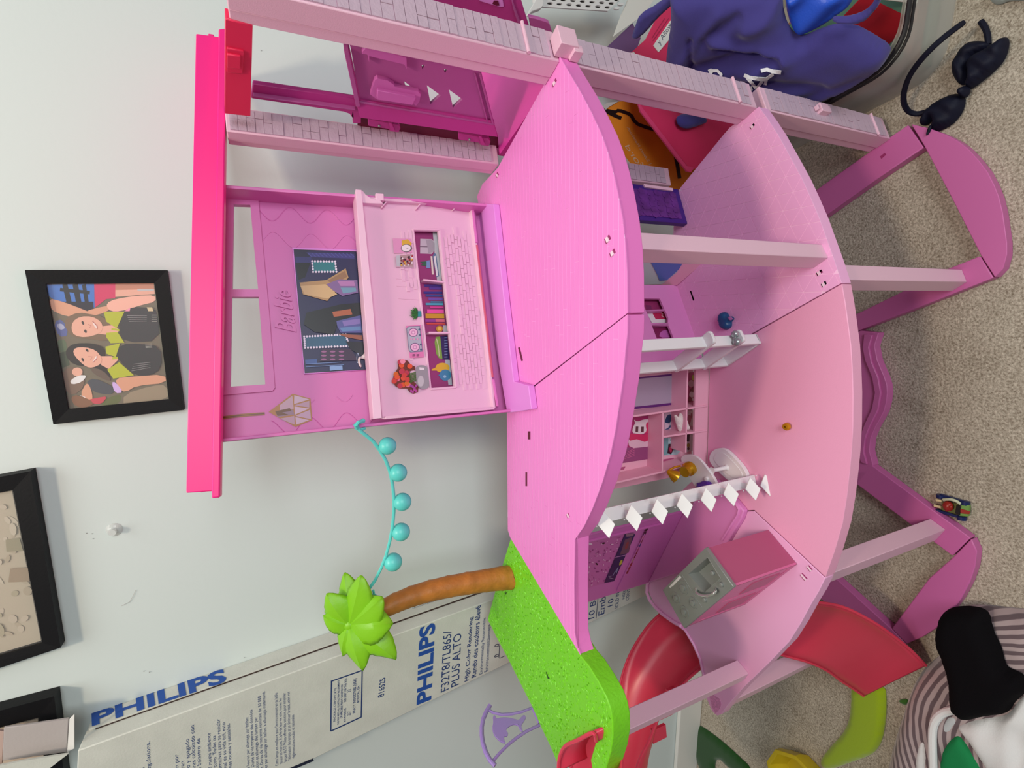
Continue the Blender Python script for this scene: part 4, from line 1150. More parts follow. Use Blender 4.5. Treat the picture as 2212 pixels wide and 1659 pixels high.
# ------------------------------------------------------------------ palm tree
PB = G(1102, 1248, ZU)
PPl = Pl(PB, Vector((0, -1, 0)))
trunkm = mat('caramel_plastic', (182, 116, 46), 0.5, bump=0.8, bscale=140, var=0.15, vscale=60)
palm = empty('palm_tree', PB, 'toy palm with a caramel ringed trunk planted at the back of the green lawn', 'toy tree')
pth = [(1112, 1246), (1085, 1249), (1050, 1254), (1010, 1260), (970, 1267), (930, 1276), (890, 1288), (855, 1302), (825, 1317), (800, 1333), (775, 1345)]
rad = [.0205, .0192, .0178, .0172, .0166, .016, .0154, .0146, .0136, .0124, .0112]
P = [PPl.hit(*p) for p in pth]
path = []; rr = []
for i in range(len(P) - 1):
    for j in range(6):
        t = j / 6
        path.append(P[i].lerp(P[i + 1], t)); rr.append((rad[i] * (1 - t) + rad[i + 1] * t) * (1.0 + (0.035 if j == 0 else 0.0) - 0.008 * j / 6))
path[0].z = ZU + 0.0005
MB().tube(path, rr, 20).build('trunk', trunkm, palm, smooth=True, angle=60)
frm = mat('palm_green_plastic', (126, 190, 26), 0.42, bump=0.25, bscale=200)
ctr = PPl.hit(756, 1350, 0.006)
for i, (mid, tip, w, fwd, droop) in enumerate((((752, 1290), (745, 1237), 0.021, -0.01, -.02), ((770, 1300), (781, 1243), 0.024, 0.03, 0.005), ((722, 1318), (707, 1282), 0.023, 0.0, -.02), ((795, 1322), (827, 1290), 0.024, 0.045, -.005),
                                               ((805, 1352), (848, 1346), 0.026, 0.05, -.01), ((810, 1385), (855, 1423), 0.024, 0.04, -.015), ((762, 1400), (784, 1447), 0.024, 0.02, -.025), ((738, 1385), (742, 1415), 0.017, 0.0, -.02), ((715, 1345), (700, 1330), 0.016, -0.01, -.01))):
    a = ctr; m1 = PPl.hit(*mid, fwd * 0.8 + 0.012); e = PPl.hit(*tip, fwd)
    b = MB(); n = 14; top_ = []; L_ = []; R_ = []
    for k in range(n + 1):
        t = k / n
        p = a * (1 - t) ** 2 + m1 * 2 * t * (1 - t) + e * t * t
        tg = (m1 - a) * (1 - t) + (e - m1) * t; tg.normalize()
        view = (CAMP - p).normalized()
        up = (Vector((0, 0, .55)) + view * .85); sd = tg.cross(up).normalized(); up = sd.cross(tg).normalized()
        ww = w * (math.sin(math.pi * (0.16 + 0.84 * t) ** 0.85) ** 0.8 + 0.04)
        for j in range(-4, 5):
            s = j / 4
            ser = 1 + 0.04 * math.sin(k * 2.6)
            h = 0.0016 if j == 0 else 0.0
            top_.append(p + sd * ww * s * ser - up * (0.45 * ww * s * s) + up * h)
    fs = []
    for k in range(n):
        for j in range(8):
            q = k * 9 + j; fs.append((q, q + 1, q + 10, q + 9))
    b.add(top_, fs)
    b.build('frond', frm, palm, smooth=True, solid=0.0022, angle=40)
MB().ball(ctr + Vector((0, 0.004, -0.002)), 0.011, 14, 9).build('crown', frm, palm, smooth=True)
hk = [PPl.hit(760, 1283, 0.02), PPl.hit(775, 1284, 0.02), PPl.hit(790, 1287, 0.02), PPl.hit(800, 1290, 0.02)]
MB().tube([PPl.hit(768, 1290, 0.008), PPl.hit(785, 1279, 0.012), PPl.hit(797, 1283, 0.014), PPl.hit(795, 1293, 0.012), PPl.hit(785, 1300, 0.008)], 0.0022, 8).build('hook_ring', frm, palm, smooth=True)

# ------------------------------------------------------------------ string of turquoise lanterns
tq = mat('turquoise_plastic', (96, 208, 200), 0.35)
A0 = WH(772, 918, 0.004); A1 = PPl.hit(795, 1284, 0.015)
cp = [(771, 918), (775, 928), (790, 940), (806, 953), (820, 972), (833, 994), (842, 1018), (848, 1045), (851, 1075), (851, 1105), (848, 1138), (842, 1170), (834, 1200), (824, 1226), (810, 1254), (797, 1272), (793, 1282)]
LSP = vplane(A0, A1)
cord = [LSP.hit(*p) for p in cp]
lamp = empty('lantern_string', (cord[8].x, cord[8].y, cord[8].z - 0.04), 'turquoise toy string of five ball lanterns between the dollhouse wall and the palm', 'string lights')
MB().tube(cord, 0.0024, 8).build('cord', tq, lamp, smooth=True)
MB().tube([WH(771, 925, 0.006), WH(768, 918, 0.012), WH(774, 913, 0.012), WH(784, 909, 0.006)], 0.0028, 8).ball(WH(784, 909, 0.006), 0.0033, 8, 6).build('hook', tq, lamp, smooth=True)
MB().tube([WH(775, 929, 0.0), WH(782, 927, -0.002), WH(788, 925, -0.004)], 0.0022, 8).build('hook', tq, lamp, smooth=True)
MB().tube([cord[-1], LSP.hit(793, 1290), LSP.hit(800, 1292), LSP.hit(808, 1283), LSP.hit(806, 1275)], 0.0018, 8).tube([cord[-1], LSP.hit(800, 1284), LSP.hit(812, 1286)], 0.0018, 8).build('hook', tq, lamp, smooth=True)
for cx_, cy_ in ((837, 963), (860, 1021), (869, 1084), (866, 1149), (849, 1214)):
    c = LSP.hit(cx_, cy_, 0.0)
    rb = (LSP.hit(cx_ + 19, cy_) - LSP.hit(cx_ - 19, cy_)).length / 2
    prof = []
    for k in range(41):
        ph = -math.pi / 2 + math.pi * k / 40
        prof.append((max(1e-5, rb * math.cos(ph) * (1.0 + (0.014 if k % 2 else -0.014))), rb * math.sin(ph)))
    ax = Vector((0.35, -0.1, 1))
    MB().lathe(prof, c, ax, 26).build('ball_lantern', tq, lamp, smooth=True, angle=80)
# ------------------------------------------------------------------ spiral slide
def catmull(P, n):
    out = []
    for i in range(len(P) - 1):
        p0 = P[max(i - 1, 0)]; p1 = P[i]; p2 = P[i + 1]; p3 = P[min(i + 2, len(P) - 1)]
        for j in range(n):
            t = j / n
            out.append(0.5 * ((2 * p1) + (p2 - p0) * t + (2 * p0 - 5 * p1 + 4 * p2 - p3) * t * t + (3 * p1 - p0 - 3 * p2 + p3) * t ** 3))
    out.append(P[-1]); return out
SP = [Vector(p) for p in ((-.462, .520, .690), (-.53, .562, .684), (-.62, .60, .650), (-.70, .635, .590), (-.745, .69, .505), (-.712, .757, .432), (-.640, .790, .372), (-.562, .772, .318), (-.500, .725, .268), (-.470, .665, .226), (-.476, .618, .186), (-.514, .600, .132), (-.558, .594, .078), (-.597, .574, .034), (-.630, .546, .002))]
SW = [.040, .042, .048, .052, .056, .062, .064, .060, .056, .056, .056, .058, .062, .070, .080]
SH = [.02, .024, .03, .03, .032, .036, .040, .038, .034, .032, .030, .030, .028, .024, .016]
def lerpl(L, t):
    a = int(min(t, len(L) - 1.001)); return L[a] + (L[a + 1] - L[a]) * (t - a)
SP = SP[:9]; SP[0] = Vector((-.465, .530, .650)); SP[1] = Vector((-.53, .565, .645)); SP[2] = Vector((-.62, .60, .628)); SP[3].z = .58
ND = 8
PD = catmull(SP, ND)
EA = []; EB = []; HH = []
for i, q in enumerate(PD):
    t = PD[min(i + 2, len(PD) - 1)] - PD[max(i - 2, 0)]; t.z = 0; t.normalize(); sd = Vector((t.y, -t.x, 0))
    w = lerpl(SW, i / ND); h = lerpl(SH, i / ND)
    EA.append(q - sd * w + Vector((0, 0, h))); EB.append(q + sd * w + Vector((0, 0, h))); HH.append(h)
XA = [EA[-ND], EA[-1]]; XB = [EB[-ND], EB[-1]]; XH = [HH[-ND], HH[-1]]
for (a, b2, h) in (((1690, 1296, .245), (1628, 1398, .245), .032), ((1755, 1300, .205), (1690, 1415, .205), .030), ((1820, 1311, .165), (1745, 1430, .160), .028), ((1880, 1340, .122), (1785, 1448, .115), .026), ((1925, 1370, .082), (1815, 1470, .072), .022), ((1965, 1402, .045), (1840, 1486, .038), .016), ((2000, 1437, .010), (1865, 1503, .008), .008)):
    XA.append(G(*a)); XB.append(G(*b2)); XH.append(h)
EA += catmull(XA, ND)[ND + 1:]; EB += catmull(XB, ND)[ND + 1:]
HH += [lerpl(XH, i / ND) for i in range(ND + 1, (len(XH) - 1) * ND + 1)]
b = MB(); K = 13; vs = []
for i, (a, c) in enumerate(zip(EA, EB)):
    h = HH[i]
    for k in range(K):
        s = -1 + 2 * k / (K - 1)
        vs.append(a.lerp(c, (s + 1) / 2) - Vector((0, 0, h * (1 - abs(s) ** 2.6))))
fs = [(i * K + k, i * K + k + 1, (i + 1) * K + k + 1, (i + 1) * K + k) for i in range(len(EA) - 1) for k in range(K - 1)]
sl = empty('spiral_slide', (-.60, .66, ZC), 'coral red spiral slide dropping from the green lawn terrace to the carpet', 'slide')
b.add(vs, fs).build('chute', coral, sl, smooth=True, solid=0.003, angle=70)
MB().tube(EA, .0026, 8).build('chute_rim', coral, sl, smooth=True)
MB().tube(EB, .0026, 8).build('chute_rim', coral, sl, smooth=True)
# lined opening in the lawn where the slide starts
ent = [G(1206, 1665, .70), G(1209, 1636, .70), G(1221, 1612, .70), G(1250, 1598, .698), G(1281, 1583, .694), G(1288, 1600, .688)]
ent = catmull(ent, 5)
b = MB(); ne = len(ent)
b.add(ent + [zfix(q, .645) for q in ent], [(k, k + 1, ne + k + 1, ne + k) for k in range(ne - 1)])
b.build('slide_wall', coral, sl, smooth=True, solid=.003, angle=60)
MB().tube(ent, .0026, 8).build('slide_handrail', coral, sl, smooth=True)
for k in (42, 46, 50):
    q = EB[k].lerp(EA[k], .16)
    MB().box(q + Vector((0, 0, -.034)), (.012, .003, .016)).build('chute_rib', coral, sl)

# ------------------------------------------------------------------ kitchen island
zt = 0.473
it = GL([(1524, 1183), (1585, 1268), (1478, 1358), (1431, 1275)], zt)
ctr_ = sum(it, Vector()) / 4
def ins(q, f, z): 
    return [zfix(ctr_ + (p - ctr_) * f, z) for p in q]
isl = empty('kitchen_island', zfix(ctr_, ZL), 'dark pink toy kitchen island with a silver stove and sink top', 'kitchen island')
pinkd = mat('raspberry_plastic', (178, 84, 120), 0.4)
pinkd2 = mat('clear_pink_plastic', (214, 110, 156), 0.35)
q0 = ins(it, 0.975, ZL + .0006); q1 = ins(it, 0.975, zt - .006)
# body: three closed sides and an open front with a framed door
def wallq(i, j, th=0.003): 
    return [q0[i], q0[j], q1[j], q1[i]]
for i, j in ((0, 1), (2, 3), (3, 0)):
    P = wallq(i, j); nrm = (P[1] - P[0]).cross(P[3] - P[0]).normalized()
    if nrm.dot(zfix(ctr_, .4) - P[0]) < 0: nrm = -nrm
    plate('side_panel', pinkd, P, nrm * 0.003, isl)
P = wallq(1, 2); nrm = (P[1] - P[0]).cross(P[3] - P[0]).normalized()
if nrm.dot(zfix(ctr_, .4) - P[0]) < 0: nrm = -nrm
def onP(u, v): return P[0].lerp(P[1], u).lerp(P[3].lerp(P[2], u), v)
plate('front_frame', pinkd2, [[onP(0, 0), onP(1, 0), onP(1, 1), onP(0, 1)], [onP(.07, .08), onP(.46, .08), onP(.46, .86), onP(.07, .86)], [onP(.54, .08), onP(.94, .08), onP(.94, .86), onP(.54, .86)]], nrm * 0.003, isl)
for u0, u1 in ((.08, .45), (.55, .93)):
    d = plate('cupboard_door', pinkd2, [p + nrm * .0006 for p in (onP(u0, .09), onP(u1, .09), onP(u1, .85), onP(u0, .85))], nrm * 0.002, isl)
    plate('door_inset', pinkd, [p - nrm * .0004 for p in (onP(u0 + .05, .16), onP(u1 - .05, .16), onP(u1 - .05, .62), onP(u0 + .05, .62))], nrm * 0.002, d)
plate('floor_panel', pinkd, ins(it, .95, ZL + .004), DN * .002, isl)
IT = Pl((0, 0, zt), (0, 0, 1))
iz = (1230, 1050, 3.686)
def Ih(pts, z=0.0): return [G(x, y, zt + z) for x, y in zm(*iz, pts)]
sink = [(1090, 568), (1138, 600), (1010, 770), (1100, 850), (1060, 820), (950, 705)]
sink = [(1095, 562), (1215, 740), (1125, 835), (1005, 800), (945, 700)]
sink = [(1100, 565), (1205, 735), (1075, 850), (945, 700)]
topo = plate('worktop', steel, [it, Ih(sink)], DN * 0.006, isl, bevel=0.0008)
sk = Ih(sink); c_ = sum(sk, Vector()) / 4
b = MB(); lo = [zfix(c_ + (p - c_) * .82, zt - .016) for p in sk]
for i in range(4):
    j = (i + 1) % 4; b.add([sk[i], sk[j], lo[j], lo[i]], [(0, 1, 2, 3)])
b.add(lo, [(0, 1, 2, 3)])
b.build('sink_basin', steel, topo, solid=.001)
dn = (it[3] - it[0]).normalized(); en = (it[1] - it[0]).normalized()
for x, y, r_ in ((905, 808, .0105), (848, 890, .0088), (985, 930, .0088), (915, 1000, .0092)):
    c = Ih([(x, y)])[0]
    MB().lathe([(r_, 0), (r_, .0012), (r_ * .86, .0012), (r_ * .84, .0004), (r_ * .5, .0004), (r_ * .48, .0026), (r_ * .3, .003), (0.0001, .003)], c, seg=22).build('burner', steel, topo, smooth=True)
for x, y in ((1146, 690), (1216, 782), (1082, 903)):
    MB().lathe([(.0036, 0), (.0034, .003), (.0024, .004), (.0001, .0042)], Ih([(x, y)])[0], seg=14).build('knob', steel, topo, smooth=True)
chrome = mat('chrome_plastic', (206, 206, 200), 0.2, metal=0.7)
MB().tube(catmull([Ih([(1010, 815)])[0], Ih([(1015, 850)], .006)[0], Ih([(1060, 872)], .011)[0], Ih([(1120, 868)], .011)[0], Ih([(1162, 842)], .008)[0], Ih([(1160, 815)], .001)[0]], 5), .0019, 10).build('tap', chrome, topo, smooth=True)
a, c = Ih([(895, 705), (1055, 965)], .0002)
MB().tube([a, c], .0006, 6).build('worktop_groove', steel, topo)
plate('label_plate', mat('pale_silver', (206, 208, 206), .4), Ih([(795, 800), (880, 712), (890, 730), (830, 790), (800, 812)], .0003), DN * .0008, topo)

# ------------------------------------------------------------------ white desk, gold lamp and bits on it
dzs = (1250, 680, 3.951)
def Dh(pts, z): return GL(zm(*dzs, pts), z)
desk = empty('pedestal_desk', G(1570, 1010, ZL), 'white oval toy table on a round-ended pedestal foot', 'table')
zb = ZL + .008
base_o = smoothp([(1112, 1250), (1120, 1180), (1175, 1138), (1235, 1140), (1290, 1180), (1400, 1300), (1436, 1370), (1425, 1415), (1370, 1432), (1290, 1425), (1240, 1385), (1150, 1300)], 2)
bo = plate('foot', white, Dh(base_o, zb), DN * .0075, desk, bevel=.002)
zd = ZL + .046
top_o = smoothp([(868, 1235), (885, 1200), (940, 1188), (1010, 1212), (1070, 1275), (1165, 1410), (1178, 1470), (1120, 1505), (1030, 1500), (985, 1460), (905, 1320)], 2)
plate('tabletop', white, Dh(top_o, zd), DN * .005, desk, bevel=.0016)
ft = G(1570, 1010, zb)
MB().lathe([(.006, 0), (.0035, .003), (.0032, .03), (.006, .034)], ft, seg=16).build('stem', white, desk, smooth=True)
plate('foot_rim', white, Dh([(1150 + (x - 1270) * .0 + x - 1150, y) for x, y in smoothp([(1150, 1250), (1160, 1200), (1200, 1172), (1250, 1185), (1370, 1310), (1400, 1370), (1380, 1398), (1300, 1390)], 2)], zb + .0008), DN * .001, bo)
lampo = empty('desk_lamp', G(1494, 1003, zd), 'small gold toy lamp with two bell shaped heads on the white oval table', 'lamp')
cup = Dh([(965, 1300)], zd)[0]
MB().lathe([(.009, 0), (.012, .003), (.012, .010), (.009, .013), (.0085, .019), (.0095, .021), (.0001, .021)], cup + Vector((0, 0, .0004)), (-.25, -.15, 1), seg=22).build('lamp_base', gold, lampo, smooth=True)
a0 = cup + Vector((-.004, -.002, .02)); a2 = G(*zm(*dzs, [(760, 1335)])[0], zd + .045)
vpl = vplane(cup, cup + Vector((1, 0.05, 0)))
A = [vpl.hit(*p) for p in zm(*dzs, [(868, 1290), (830, 1298), (790, 1315), (765, 1335), (760, 1352)])]
MB().tube(catmull(A, 4), .0018, 8).build('lamp_arm', gold, lampo, smooth=True)
h0 = vpl.hit(*zm(*dzs, [(765, 1340)])[0]); h1 = vpl.hit(*zm(*dzs, [(822, 1385)])[0]); ax_ = (h1 - h0) + Vector((0, -.006, 0))
MB().lathe([(.003, -.001), (.0046, .002), (.0088, .010), (.0102, .015), (.0104, .016), (.0088, .0135), (.0001, .010)], h0, ax_, seg=20).build('lamp_shade', gold, lampo, smooth=True)
clearm = mat('clear_plastic', (236, 236, 240), .1, trans=.7)
for x, y in ((940, 1342), (1098, 1400)):
    c = Dh([(x, y)], zd)[0]
    o = MB().lathe([(.0042, .0004), (.0045, .002), (.003, .004), (.0001, .0045)], c, seg=14).build('table_peg', white, desk, smooth=True)
dp = zm(*dzs, [(1000, 1472), (1020, 1450), (1005, 1432), (1040, 1432), (1060, 1415), (1120, 1418), (1140, 1445), (1148, 1470), (1100, 1478), (1040, 1482)])
tag(puffy('purple_mitten', mat('violet_rubber', (98, 54, 170), .5), lambda x, y: G(x, y, zd + .0006), dp, 3.0, .004, 6, subd=1), 'little purple glove-shaped toy lying on the edge of the white oval table', 'toy')
# plush slippers standing in the cubby
sp = zm(*CZ, [(800, 700), (812, 684), (838, 690), (852, 730), (866, 670), (890, 656), (925, 664), (945, 690), (962, 770), (985, 830), (992, 865), (970, 885), (930, 886), (915, 902), (880, 908), (855, 890), (845, 850), (822, 790)])
fl = random.Random(2)
CP2 = CP.shift(-.014)
tag(puffy('plush_slippers', mat('white_plush', (238, 222, 220), .9, bump=1.0, bscale=900, sheen=.5), lambda x, y: CP2.hit(x, y), sp, 3.2, .007, 7, n=CP.n, folds=lambda x, y: -.004 * math.exp(-((x - 1465 - (y - 905) * .1) ** 2) / 8)), 'fluffy white toy slippers stuffed into the middle cubby of the pink wall', 'slippers')
# beads on the ladder rung
sil = mat('silver_bead', (170, 176, 178), .25, metal=.6)
zr = zat(1592, 735, S0) + .006
b = MB()
c0 = G(1588, 722, zr + .004); c1 = G(1592, 739, zr + .005)
bd_ = empty('silver_beads', (c0 + c1) / 2 - Vector((0, 0, .006)), 'pair of joined silver beads on the lowest rung of the white ladder', 'beads')
MB().ball(c0, .0055, 14, 9).build('bead', sil, bd_, smooth=True); MB().ball(c1, .0062, 14, 9).build('bead', sil, bd_, smooth=True)
MB().tube([c0, (c0 + c1) / 2 + Vector((0, 0, .002)), c1], .0018, 8).build('link', sil, bd_, smooth=True)
# blue toy and gold bead on the lower deck
bz = (1250, 350, 4.147)
navyp = mat('petrol_blue_plastic', (28, 78, 128), .35)
bt_ = zm(*bz, [(1236, 1416), (1268, 1412), (1262, 1392), (1278, 1352), (1312, 1338), (1345, 1356), (1350, 1385), (1376, 1376), (1404, 1404), (1372, 1432), (1378, 1470), (1350, 1500), (1318, 1504), (1296, 1494), (1272, 1460), (1276, 1434)])
toy = tag(puffy('finned_toy', navyp, lambda x, y: G(x, y, ZL + .0012), bt_, 2.6, .009, 9), 'tiny dark blue finned toy on the pink lower floor beside the white ladder', 'toy')
plate('worn_patch', mat('pink_patch', (196, 130, 190), .5), GL(zm(*bz, [(1340, 1390), (1362, 1382), (1368, 1396), (1384, 1402), (1362, 1418), (1345, 1412)]), ZL + .0104), DN * .0012, toy)
gb = G(1703, 921, ZL + .0012)
tag(MB().lathe([(.003, 0), (.0052, .001), (.006, .004), (.0045, .0075), (.0015, .008), (.0012, .003), (.0001, .003)], gb, seg=9).build('gold_bead', gold, None, smooth=False), 'single faceted gold bead lying alone on the pink lower floor', 'bead')

# ------------------------------------------------------------------ picture frames on the wall
frame_m = mat('black_frame_wood', (15, 15, 18), .55, bump=.15, bscale=300, spec=.25)
def pframe(label, outer, inner, depth=.012, group=None):
    O = WALL.hits(outer, depth); I = WALL.hits(inner, depth)
    c = sum(O, Vector()) / 4
    fr = empty('picture_frame', zfix(c, min(p.z for p in O)) - WN * depth, label, 'picture frame', 'black picture frames on the wall')
    for i in range(4):
        j = (i + 1) % 4
        # mitred moulding, deeper at its outer edge
        o0, o1_, i1, i0 = O[i], O[j], I[j], I[i]
        back = -WN * (depth - .0012)
        MB().hexa([o0 + back, o1_ + back, i1 + back, i0 + back, o0, o1_, i1 - WN * .002, i0 - WN * .002]).build('frame_rail', frame_m, fr)
    pr = MB().plate([p - WN * (depth * .6) for p in [c + (q - c) * 1.04 for q in I]], -WN * .002).build('print', mat('photo_paper', (150, 140, 126), .35), fr)
    plate('glazing', mat('thin_glazing', (255, 255, 255), .04, alpha=.03, spec=.5), [c + (q - c) * 1.02 - WN * (depth * .3) for q in I], -WN * .0006, fr)
    return fr, pr, WALL.shift(depth - depth * .6)
FZ = (0, 500, 3.318)
f1, pr1, pl1 = pframe('black framed photograph of two girls in yellow-green tops and dark vests', zm(*FZ, [(178, 276), (1195, 278), (1318, 1279), (382, 1383)]), zm(*FZ, [(322, 376), (1104, 371), (1208, 1206), (486, 1277)]))
skin = (226, 172, 150); skin2 = (214, 158, 128); hair1 = (120, 98, 76); hair2 = (36, 30, 28); lime = (178, 186, 40); vest = (48, 50, 52)
ph = [((112, 104, 86), [(60, 90), (1380, 90), (1560, 1490), (310, 1640)]),
      ((150, 136, 112), smoothp([(1000, 1400), (1330, 1300), (1500, 1290), (1520, 1470), (1000, 1540)], 1)), ((96, 104, 60), smoothp([(720, 1500), (860, 1420), (980, 1400), (960, 1500), (800, 1560)], 1)),
      ((92, 112, 84), smoothp([(220, 780), (330, 760), (350, 900), (260, 930)], 1)), ((66, 80, 60), [(240, 930), (340, 900), (380, 1060), (290, 1100)]),
      ((88, 100, 160), smoothp([(190, 560), (300, 530), (370, 720), (250, 740)], 1)), ((170, 176, 206), smoothp([(220, 590), (290, 580), (330, 640), (260, 660)], 1)),
      # boy in blue at the right
      ((64, 116, 196), [(100, 130), (660, 125), (665, 400), (300, 380), (130, 260)]), ((14, 16, 24), strip([(265, 190), (610, 225)], 40)), ((14, 16, 24), strip([(320, 125), (390, 420)], 60)), ((14, 16, 24), strip([(440, 125), (500, 430)], 62)), ((14, 16, 24), strip([(540, 130), (590, 430)], 44)), ((16, 20, 40), [(290, 330), (650, 330), (655, 440), (420, 420)]),
      ((206, 44, 96), [(660, 126), (905, 122), (905, 290), (800, 300), (668, 400)]), ((190, 130, 104), [(905, 122), (1350, 112), (1356, 190), (905, 195)]), (skin, [(905, 195), (1356, 185), (1362, 240), (905, 275)]), ((190, 190, 190), strip([(1160, 195), (1350, 195)], 26)),
      (skin2, smoothp([(130, 290), (300, 330), (560, 430), (640, 470), (560, 520), (330, 500), (150, 420)], 1)), (skin2, smoothp([(560, 440), (700, 400), (850, 370), (850, 420), (720, 480), (600, 490)], 1)),
      ((236, 180, 160), smoothp([(800, 350), (900, 300), (1150, 260), (1370, 255), (1372, 330), (1200, 370), (1050, 420), (900, 450), (820, 420)], 1)),
      # left child
      ((120, 96, 80), smoothp([(290, 1180), (330, 1100), (430, 1080), (520, 1120), (560, 1300), (420, 1420), (320, 1350)], 1)), (skin, ell(465, 1140, 62, 50)), ((226, 226, 226), smoothp([(380, 1240), (480, 1180), (580, 1180), (520, 1260), (400, 1290)], 1)),
      ((70, 74, 82), smoothp([(560, 1260), (660, 1210), (880, 1310), (900, 1370), (830, 1410), (640, 1370)], 1)), (skin2, smoothp([(500, 1400), (560, 1280), (600, 1280), (640, 1400), (640, 1470), (560, 1470)], 1)), ((240, 236, 236), smoothp([(470, 1430), (510, 1410), (570, 1440), (540, 1470), (490, 1460)], 1)), ((196, 70, 84), smoothp([(560, 1470), (700, 1440), (820, 1420), (740, 1520), (620, 1500)], 1)), ((132, 92, 66), smoothp([(380, 1440), (470, 1400), (680, 1500), (560, 1560), (440, 1540)], 1)),
      # right girl
      (hair1, smoothp([(310, 600), (340, 510), (480, 450), (640, 480), (760, 500), (900, 620), (880, 720), (800, 790), (600, 760), (400, 740)], 1)),
      (skin, [(700, 620), (880, 600), (960, 660), (880, 720), (700, 700)]), (lime, [(770, 450), (1010, 445), (920, 640), (800, 560)]), (lime, [(800, 690), (930, 680), (1010, 805), (850, 810), (800, 740)]), (lime, strip([(860, 645), (1030, 672)], 22)),
      (vest, smoothp([(1000, 455), (1090, 390), (1300, 400), (1390, 440), (1420, 780), (1020, 805), (930, 660)], 1)), ((236, 150, 180), [(1010, 440), (1080, 398), (1070, 440)]),
      (skin, smoothp([(395, 650), (410, 560), (500, 500), (640, 500), (740, 560), (765, 640), (720, 700), (560, 745), (430, 720)], 1)), ((60, 50, 50), ell(530, 575, 24, 14, 10, 60)), ((60, 50, 50), ell(560, 672, 22, 14, 10, 70)), ((196, 130, 120), strip([(590, 590), (625, 610), (605, 632)], 8)), ((236, 220, 214), smoothp([(640, 560), (690, 610), (690, 645), (668, 620), (645, 585)], 1)), ((176, 90, 90), strip([(640, 555), (695, 610), (695, 648)], 7)),
      # left girl
      (hair2, smoothp([(330, 960), (340, 870), (430, 810), (640, 810), (780, 860), (780, 960), (830, 1110), (850, 1240), (760, 1200), (600, 1080), (420, 1060)], 1)), ((100, 84, 72), smoothp([(600, 1080), (760, 1120), (860, 1230), (820, 1250), (660, 1170)], 1)),
      (skin, [(700, 960), (860, 960), (940, 1000), (830, 1110), (740, 1060)]), (lime, [(790, 850), (960, 810), (910, 970), (800, 930)]), (lime, [(810, 1115), (950, 1030), (1120, 1180), (880, 1220)]), (lime, strip([(870, 985), (1015, 975)], 26)),
      ((44, 46, 48), smoothp([(910, 960), (960, 820), (1200, 815), (1430, 850), (1440, 1100), (1300, 1190), (1130, 1180), (1000, 1060)], 1)),
      (skin2, smoothp([(900, 1215), (1100, 1195), (1480, 1170), (1495, 1270), (1150, 1300), (1020, 1380), (940, 1330)], 1)), ((206, 176, 230), smoothp([(860, 1260), (910, 1260), (1000, 1380), (900, 1390)], 1)),
      (skin, smoothp([(412, 920), (440, 860), (560, 855), (680, 890), (752, 980), (740, 1050), (640, 1095), (570, 1085), (480, 1010)], 1)), ((50, 40, 40), ell(578, 892, 24, 13, 10, 50)), ((50, 40, 40), ell(528, 1000, 24, 13, 10, 60)), ((206, 146, 130), strip([(590, 960), (640, 965), (615, 1005)], 8)), ((240, 226, 220), smoothp([(690, 945), (690, 985), (650, 1025), (640, 1025), (668, 985)], 1)), ((176, 90, 90), strip([(692, 942), (690, 990), (645, 1032)], 7))]
for i in range(4):
    ph.append(((176, 176, 176), strip([(1040 + i * 8, 490 + i * 22), (1270, 488 + i * 22)], 5))); ph.append(((150, 150, 150), strip([(1090 + i * 8, 1130 - i * 26), (1310, 1090 - i * 20)], 4)))
    ph.append(((170, 170, 160), strip([(1325, 485 + i * 24), (1385, 485 + i * 24)], 7))); ph.append(((170, 170, 160), strip([(1250 + i * 2, 820 + i * 14), (1330, 815 + i * 14)], 5)))
ph.append(((206, 190, 150), [(1268, 395), (1330, 395), (1345, 440), (1285, 440)]))
decal('printed_photo', pl1, ph, pr1, off=.0008, layer=.00003, tr=(80, 590, 5.35))
# second frame, half out of view; sepia print
f2, pr2, pl2 = pframe('black framed sepia picture at the upper left beside the snapshot of the two girls', [(-190, 1066), (65, 1018), (131, 1399), (-140, 1490)], [(-150, 1092), (26, 1060), (90, 1391), (-105, 1450)], .018)
sp_ = [((176, 164, 146), [(-140, 1092), (26, 1060), (90, 1391), (-100, 1446)])]
rnd = random.Random(4)
for i in range(60):
    y = rnd.uniform(1070, 1400); x = rnd.uniform(-90, 60)
    if inside(x, y, [(-130, 1095), (20, 1070), (80, 1380), (-95, 1430)]):
        sp_.append((rnd.choice([(170, 157, 138), (182, 169, 152), (186, 174, 157), (166, 153, 134), (164, 154, 132)]), ell(x, y, rnd.uniform(4, 16), rnd.uniform(3, 10), 8, rnd.uniform(0, 90))))
sp_ += [((146, 138, 116), [(12, 1166), (42, 1162), (50, 1190), (14, 1192)]), ((150, 132, 112), [(22, 1228), (60, 1226), (64, 1256), (18, 1258)])]
decal('printed_landscape', pl2, sp_, pr2, off=.0008, layer=.00003)
f3, pr3, pl3 = pframe('black frame corner behind the raised flap of the tall white carton', [(-190, 1586), (117, 1504), (142, 1700), (-160, 1790)], [(-150, 1612), (81, 1553), (100, 1670), (-120, 1740)], .022)
decal('printed_landscape', pl3, [((206, 186, 166), [(-150, 1612), (81, 1553), (100, 1670), (-120, 1740)])], pr3, off=.0008)
# clear suction hook
hc_ = WALL.hit(247, 1144)
hook = empty('suction_hook', hc_, 'clear plastic suction hook stuck alone on the blank wall', 'hook')
cl = mat('clear_vinyl', (226, 230, 228), .1, alpha=.5)
MB().lathe([(.0105, .0003), (.0095, .0014), (.005, .0034), (.0042, .005), (.0001, .0052)], hc_, WN, 22).build('cup', cl, hook, smooth=True)
MB().lathe([(.004, .0048), (.0052, .009), (.0048, .012), (.0001, .0118)], hc_, WN, 18).build('peg', cl, hook, smooth=True)

